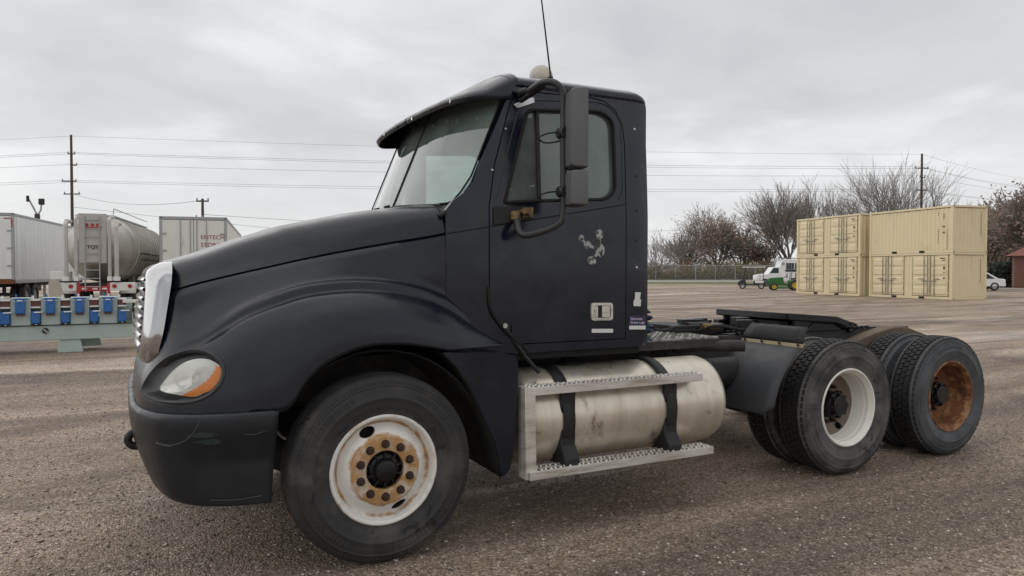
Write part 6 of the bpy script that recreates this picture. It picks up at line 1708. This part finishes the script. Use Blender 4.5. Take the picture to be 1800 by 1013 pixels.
def make_tree(seed, h, spread, kids, up=.35, trunk=.2, leaf=None, leaf_p=.0, leaf_size=.3, leaf_top=1.0, rmin=.022):
    rnd = random.Random(seed)
    wood, crown, leaves = TB(), TB(), TB()
    def rec(p_, d, ln, r, lev):
        tgt = wood if lev < 2 else crown
        n = 3 if lev < 3 else 2
        pts = [p_]
        for i in range(n):
            d = (d + Vector((rnd.gauss(0, .13), rnd.gauss(0, .13), rnd.gauss(0, .09) + up * .10))).normalized()
            q = pts[-1] + d * ln / n
            r1 = max(rmin * .7, r * (1 - .45 * (i + 1) / n))
            tgt.seg(pts[-1], q, max(rmin, r * (1 - .45 * i / n)), r1, 6 if lev == 0 else (4 if lev == 1 else 3))
            pts.append(q)
        if lev >= 2 and leaf and rnd.random() < leaf_p and pts[-1].z < h * leaf_top:
            for _ in range(6): leaves.leaf(pts[rnd.randint(1, n)] + Vector((rnd.gauss(0, .35), rnd.gauss(0, .35), rnd.gauss(0, .3))), leaf_size * rnd.uniform(.6, 1.3), rnd)
        if lev >= len(kids): return
        m = kids[lev]
        base = rnd.uniform(0, 6.28)
        for i in range(m):
            t = rnd.uniform(.30 if lev else .45, 1.0) if i < m - 1 else 1.0
            k = min(n - 1, int(t * n)); q = pts[k].lerp(pts[k + 1], t * n - k)
            ang = base + i * 2.4 + rnd.uniform(-.4, .4)
            sd = d.orthogonal().normalized(); sd = Matrix.Rotation(ang, 3, d) @ sd
            tilt_ = (spread * rnd.uniform(.55, 1.15)) if i < m - 1 else .15
            nd_ = (d * math.cos(tilt_) + sd * math.sin(tilt_)).normalized()
            rec(q, nd_, ln * rnd.uniform(.60, .82) if lev else ln * rnd.uniform(1.3, 1.9) * (1 - trunk) / max(.2, 1 - trunk), r * rnd.uniform(.5, .66), lev + 1)
    rec(Vector((0, 0, -.2)), Vector((0, 0, 1)), h * trunk, h * .017, 0)
    zs = sorted(v[2] for v in crown.v); zmax = zs[int(len(zs) * .985)]
    k = h / zmax
    for tb in (wood, crown, leaves): tb.v = [(x * k, y * k, z * k) for x, y, z in tb.v]
    return wood, crown, leaves
def tree(loc, label, seed, h, spread, kids, leafmat=None, group='bare trees beyond the fence', **kw):
    o = empty('bare_tree' if not leafmat else 'autumn_tree', loc); tag(o, label, 'tree', group)
    w_, c_, l_ = make_tree(seed, h, spread, kids, leaf=leafmat, **kw)
    for tb, nm, mt_ in ((w_, 'trunk', 'bark'), (c_, 'crown', 'twig'), (l_, 'leaves', leafmat)):
        if not tb.f: continue
        q = MB(); q.v, q.f = tb.v, tb.f
        ob = q.build(nm, MAT[mt_], o, normals=False)
        if nm == 'leaves': ob['kind'] = 'stuff'
    return o
def tp(px, f): return yard((px - 900) / 1300 * f, f)
K5 = (7, 6, 5, 4, 3)
tree(tp(1580, 135), 'largest bare tree, spreading wide behind the container stacks', 11, 20.0, .52, K5, trunk=.24, up=.55)
tree(tp(1462, 138), 'rounded bare tree behind the upper left container', 12, 16.6, .46, (6, 6, 5, 4, 3), trunk=.24, up=.5)
tree(tp(1396, 132), 'slender upright bare tree left of the containers', 13, 15.6, .40, K5, trunk=.18, up=.55)
tree(tp(1262, 128), 'tree with russet dry leaves beyond the fence', 14, 11.4, .62, K5, 'leaf_rust', 'leafy autumn trees beyond the fence', trunk=.16, leaf_p=.16, leaf_size=.26, leaf_top=.80, up=.5)
tree(tp(1304, 131), 'thin bare tree just right of the russet tree', 15, 8.6, .42, (6, 5, 5, 4), 'leaf_dark', 'leafy autumn trees beyond the fence', trunk=.14, leaf_p=.22, leaf_size=.3)
tree(tp(1345, 134), 'brownish tree between the russet tree and the upright bare tree', 16, 6.8, .55, (6, 5, 5, 4), 'leaf_dark', 'leafy autumn trees beyond the fence', trunk=.12, leaf_p=.22, leaf_size=.24)
tree(tp(1160, 122), 'small crooked bare tree right beside the cab', 17, 7.2, .8, (6, 5, 4, 4), trunk=.2, up=.1)
tree(tp(1203, 134), 'low grey bare tree between the cab and the russet tree', 18, 8.6, .6, (7, 6, 5, 4), trunk=.12)
tree(tp(1662, 150), 'bare tree just right of the tall pole behind the containers', 19, 14.2, .5, (6, 5, 5, 4), trunk=.15)
tree(tp(1741, 112), 'brown thin tree right above the container end', 20, 10.8, .5, K5, 'leaf_brown', 'leafy autumn trees beyond the fence', trunk=.10, leaf_p=.22, leaf_size=.24)
tree(tp(1768, 104), 'dull brown bushy tree behind the brick building', 21, 10.2, .55, K5, 'leaf_brown', 'leafy autumn trees beyond the fence', trunk=.10, leaf_p=.3, leaf_size=.24)
tree(tp(1834, 88), 'dark red-brown leafy tree at the right edge', 22, 11.0, .6, K5, 'leaf_dark', 'leafy autumn trees beyond the fence', trunk=.12, leaf_p=.22, leaf_size=.22)

def brush(name, label, mat, r0, r1, f0, f1, n, h0, h1, seed, leafs, size=.35):
    rnd = random.Random(seed); tb = TB()
    for _ in range(n):
        b = yard(rnd.uniform(r0, r1), rnd.uniform(f0, f1)); hh = rnd.uniform(h0, h1) * (.75 + .35 * mnoise.noise(Vector((b.x * .14, b.y * .14, seed))))
        d = Vector((rnd.gauss(0, .22), rnd.gauss(0, .22), 1)).normalized()
        tb.seg(b, b + d * hh * .6, .03, .02); e = b + d * hh * .6
        for _k in range(3):
            d2 = (d + Vector((rnd.gauss(0, .3), rnd.gauss(0, .3), .1))).normalized(); tb.seg(e, e + d2 * hh * .42, .02, .012)
        for _k in range(leafs): tb.leaf(b + d * hh * rnd.uniform(.1, .95) + Vector((rnd.gauss(0, .5), rnd.gauss(0, .5), 0)), size * rnd.uniform(.5, 1.3), rnd)
    q = MB(); q.v, q.f = tb.v, tb.f
    tag(q.build(name, MAT[mat], normals=False), label, 'brush', None, 'stuff')
brush('brush', 'low olive and yellow brush along the far fence', 'leaf_olive', 20, 50, 121.5, 125, 420, 1.6, 4.0, 1, 22)
brush('thicket', 'grey-brown bare thicket under the far trees', 'leaf_brown', 6, 62, 125, 142, 1300, 2.0, 5.4, 2, 3)
brush('thicket', 'brown bare thicket behind the brick building', 'leaf_brown', 62, 92, 96, 118, 800, 4.0, 8.8, 3, 5)
brush('brush', 'dry brown brush at the foot of the far tree line', 'leaf_rust', 26, 60, 124, 130, 300, 2.0, 5.0, 6, 12, .3)

# ---- small vehicles in front of the fence
def cart(loc, rz):
    o = empty('golf_cart', loc, rz); tag(o, 'black and white golf cart with a flat roof beside the green tractor', 'golf cart')
    b = MB(); b.prism(fillet([(-1.15, .30), (1.10, .30), (1.18, .62), (.70, .85), (.45, .42), (-.10, .42), (-.15, .72), (-1.0, .74), (-1.18, .55)], .05, 3), lambda x, z, t: (x, -.56 + t, z), 1.12); b.build('body', MAT['trailer_dark'], o)
    s_ = MB(); s_.box((-.35, 0, .80), (.50, 1.0, .14)); s_.box((-.62, 0, 1.08), (.12, 1.0, .50)); s_.build('seat', MAT['wht_old'], o, bevel=.04)
    h = MB(); h.prism([(.55, .82), (1.10, .62), (1.18, .45), (1.2, .32), (.9, .32), (.55, .6)], lambda x, z, t: (x, -.58 + t, z), 1.16); h.build('front_cowl', MAT['trailer_dark'], o)
    h = MB(); h.box((-.62, 0, .62), (.75, 1.14, .22)); h.build('rear_panel', MAT['wht'], o, bevel=.03)
    r = MB(); r.box((-.10, 0, 1.90), (1.85, 1.15, .06)); r.build('roof', MAT['wht'], o, bevel=.02)
    for x, x2 in ((.72, .55), (-.95, -.90)):
        for y in (-.5, .5):
            q = MB(); q.cyl((x, y, .75), (x2, y, 1.88), .025, n=6); q.build('roof_post', MAT['trailer_dark'], o)
    q = MB(); q.add([(.74, -.5, .85), (.74, .5, .85), (.58, .5, 1.82), (.58, -.5, 1.82)], [(0, 1, 2, 3)]); q.build('windscreen', MAT['lens'], o)
    q = MB(); q.tube([(.62, -.25, .85), (.40, -.25, 1.08)], .025, 6); q.tube([(.40 + .02 * math.sin(a), -.25 + .17 * math.cos(a), 1.08 + .17 * math.sin(a)) for a in np.linspace(0, 2 * PI, 13)], .018, 5); q.build('steering_wheel', MAT['trailer_dark'], o)
    for x in (-.78, .78):
        for y in (-.5, .5): wheel_simple(o, x, y, .26, .26, .2, 'galv', 'y')
    q = MB(); q.box((-1.25, 0, .62), (.40, .9, .06)); q.build('cargo_deck', MAT['trailer_dark'], o)
    return o
cart(yard(21.1, 65), R_(-27.5 + 160))
def tractor(loc, rz):
    o = empty('lawn_tractor', loc, rz); tag(o, 'small green lawn tractor with yellow wheels beside the containers', 'tractor')
    b = MB(); b.prism(fillet([(-1.25, .40), (-1.25, .95), (-1.1, 1.02), (-.15, 1.08), (-.05, .60), (.45, .55), (.45, .38)], .06, 3), lambda x, z, t: (x, -.34 + t, z), .68); b.build('hood', MAT['greenpaint'], o, bevel=.03)
    f = MB(); f.box((.72, 0, .72), (.85, 1.05, .26)); f.build('fender', MAT['greenpaint'], o, bevel=.08)
    s_ = MB(); s_.box((.70, 0, .95), (.42, .46, .12)); s_.box((.92, 0, 1.20), (.12, .46, .46)); s_.build('seat', MAT['trailer_dark'], o, bevel=.04)
    q = MB(); q.tube([(-.08, 0, 1.0), (.18, 0, 1.18)], .03, 6); q.tube([(.20, .2 * math.cos(a), 1.18 + .2 * math.sin(a)) for a in np.linspace(0, 2 * PI, 13)], .02, 5); q.build('steering_wheel', MAT['trailer_dark'], o)
    q = MB(); q.box((-1.30, 0, .55), (.10, .6, .35)); q.build('grille', MAT['trailer_dark'], o)
    q = MB(); q.box((-.2, 0, .22), (1.0, 1.25, .14)); q.build('mower_deck', MAT['greenpaint'], o, bevel=.04)
    for y in (-.46, .46):
        wheel_simple(o, .75, y, .44, .44, .28, 'yellow', 'y'); wheel_simple(o, -.85, y, .30, .30, .2, 'yellow', 'y')
        q = MB(); q.cyl((.45, y * .8, .8), (.5, y * .8, 1.45), .025, n=6); q.build('roll_bar', MAT['trailer_dark'], o)
    return o
tractor(yard(22.1, 60), R_(-27.5 - 12))
def service_truck(loc, rz):
    o = empty('service_truck', loc, rz); tag(o, 'white boxy service truck behind the green tractor', 'truck')
    b = MB(); b.prism(fillet([(-.2, .55), (3.6, .55), (3.6, 2.75), (.15, 2.75), (-.05, 2.2)], .08, 3), lambda x, z, t: (x, -1.05 + t, z), 2.1); b.build('box_body', MAT['wht'], o, bevel=.04)
    c = MB(); c.prism(fillet([(-2.3, .50), (-2.3, 1.15), (-1.2, 1.3), (-.75, 1.95), (.0, 1.98), (.0, .50)], .08, 3), lambda x, z, t: (x, -.95 + t, z), 1.9); c.build('cab', MAT['wht'], o, bevel=.04)
    q = MB(); q.prism(fillet([(-1.05, 1.35), (-.70, 1.88), (-.20, 1.88), (-.20, 1.35)], .04, 3), lambda x, z, t: (x, -.965 + t, z), 1.93); q.build('cab_window', MAT['vehglass'], o)
    for x0, x1 in ((.50, 1.25), (1.35, 2.10)):
        q = MB(); q.box(((x0 + x1) / 2, -1.06, 2.05), (x1 - x0, .03, .62)); w_ = q.build('window', MAT['vehglass'], o)
        for k in (1, 2): 
            q = MB(); q.box((x0 + (x1 - x0) * k / 3, -1.08, 2.05), (.03, .02, .62)); q.build('window_bar', MAT['galv'], w_)
    q = MB(); q.box((1.3, -1.06, 1.60), (1.75, .03, .22)); q.build('side_stripe', MAT['vehglass'], o)
    q = MB(); q.cyl((.2, -1.06, 2.3), (.2, -1.10, 2.3), .16, n=16); q.build('round_lamp', MAT['galv'], o)
    q = MB(); q.box((3.2, -1.06, 1.45), (.22, .03, .36)); q.build('tail_lamp', MAT['redlamp'], o)
    q = MB(); q.box((1.6, 0, 2.86), (3.4, 2.0, .05)); q.build('roof_rack', MAT['galv'], o)
    for x in (-1.5, 2.3):
        for y in (-.9, .9): wheel_simple(o, x, y, .40, .40, .26, 'galv', 'y')
    return o
service_truck(yard(27.0, 75), R_(-27.5 - 6))
def car(loc, rz):
    o = empty('parked_car', loc, rz); tag(o, 'white parked car half hidden behind the right container', 'car')
    b = MB(); b.prism(fillet([(-2.2, .30), (-2.25, .70), (-1.4, .88), (-.7, 1.40), (.9, 1.42), (1.7, .95), (2.2, .90), (2.25, .32)], .08, 4), lambda x, z, t: (x, -.85 + t, z), 1.7); b.build('body', MAT['wht'], o, bevel=.06)
    q = MB(); q.prism(fillet([(-1.15, .92), (-.62, 1.32), (.82, 1.34), (1.42, .95)], .05, 3), lambda x, z, t: (x, -.865 + t, z), 1.73); q.build('side_window', MAT['vehglass'], o)
    q = MB(); q.box((-2.24, 0, .55), (.06, 1.2, .18)); q.build('front_grille', MAT['trailer_dark'], o)
    for x in (-1.4, 1.4):
        for y in (-.76, .76): wheel_simple(o, x, y, .33, .33, .22, 'galv', 'y')
    return o
car(yard(36.9, 59.5, .02), R_(-27.5 - 8))
bd = empty('brick_building', yard(42.6, 63, .0), R_(-27.5 - 36)); tag(bd, 'small brick building with brown roof at the right edge', 'building')
rows_b = []
q = MB(); q.box((3.0, 2.5, 1.45), (5.94, 4.94, 2.9)); q.build('wall_core', MAT['galv'], bd)
bk = MB(); k = 0
for r in range(26):
    z = .06 + r * .11
    x = -.0 + (.12 if r % 2 else 0)
    while x < 5.9:
        if not (1.05 < x + .11 < 3.6 and z < 2.4): bk.box((x + .11, .0, z), (.205, .09, .085))
        x += .225
    y = .1
    while y < 5.0: bk.box((.0, y + .11, z), (.09, .205, .085)); y += .225
tag(bk.build('bricks', MAT['brick'], bd), kind='stuff')
q = MB(); q.box((2.33, -.01, 1.2), (2.4, .08, 2.4)); dr_ = q.build('garage_door', MAT['beige'], bd)
for zz_ in (.6, 1.2, 1.8):
    q = MB(); q.box((2.33, -.052, zz_), (2.3, .01, .03)); q.build('door_joint', MAT['mark'], dr_)
q = MB(); q.add([(-.5, -.6, 2.85), (6.5, -.6, 2.85), (6.5, 5.6, 2.85), (-.5, 5.6, 2.85), (2.0, 2.5, 4.3), (4.0, 2.5, 4.3)], [(0, 1, 5, 4), (1, 2, 5), (2, 3, 4, 5), (3, 0, 4), (3, 2, 1, 0)]); q.build('roof', MAT['roofbrown'], bd)
hb = TB(); rnd = random.Random(4)
for _ in range(900):
    a = rnd.uniform(0, 6.28); u = rnd.random() ** .5; z = rnd.uniform(.1, 2.3)
    hb.leaf(Vector((1.0 * u * math.cos(a), 1.0 * u * math.sin(a), z)), .35, rnd)
q = MB(); q.v, q.f = hb.v, hb.f
eg = empty('evergreen_shrub', yard(42.6, 64.5, .02)); tag(eg, 'dark evergreen shrub between the white car and the brick building', 'shrub')
q.build('foliage', MAT['leaf_ever'], eg, normals=False)
q = MB(); q.cyl((0, 0, -.05), (0, 0, 1.2), .08, n=8); q.build('stem', MAT['bark'], eg)
brush('thicket', 'far low tree line along the left horizon', 'leaf_brown', -190, 8, 178, 200, 1500, 3.5, 5.6, 7, 4, .5)
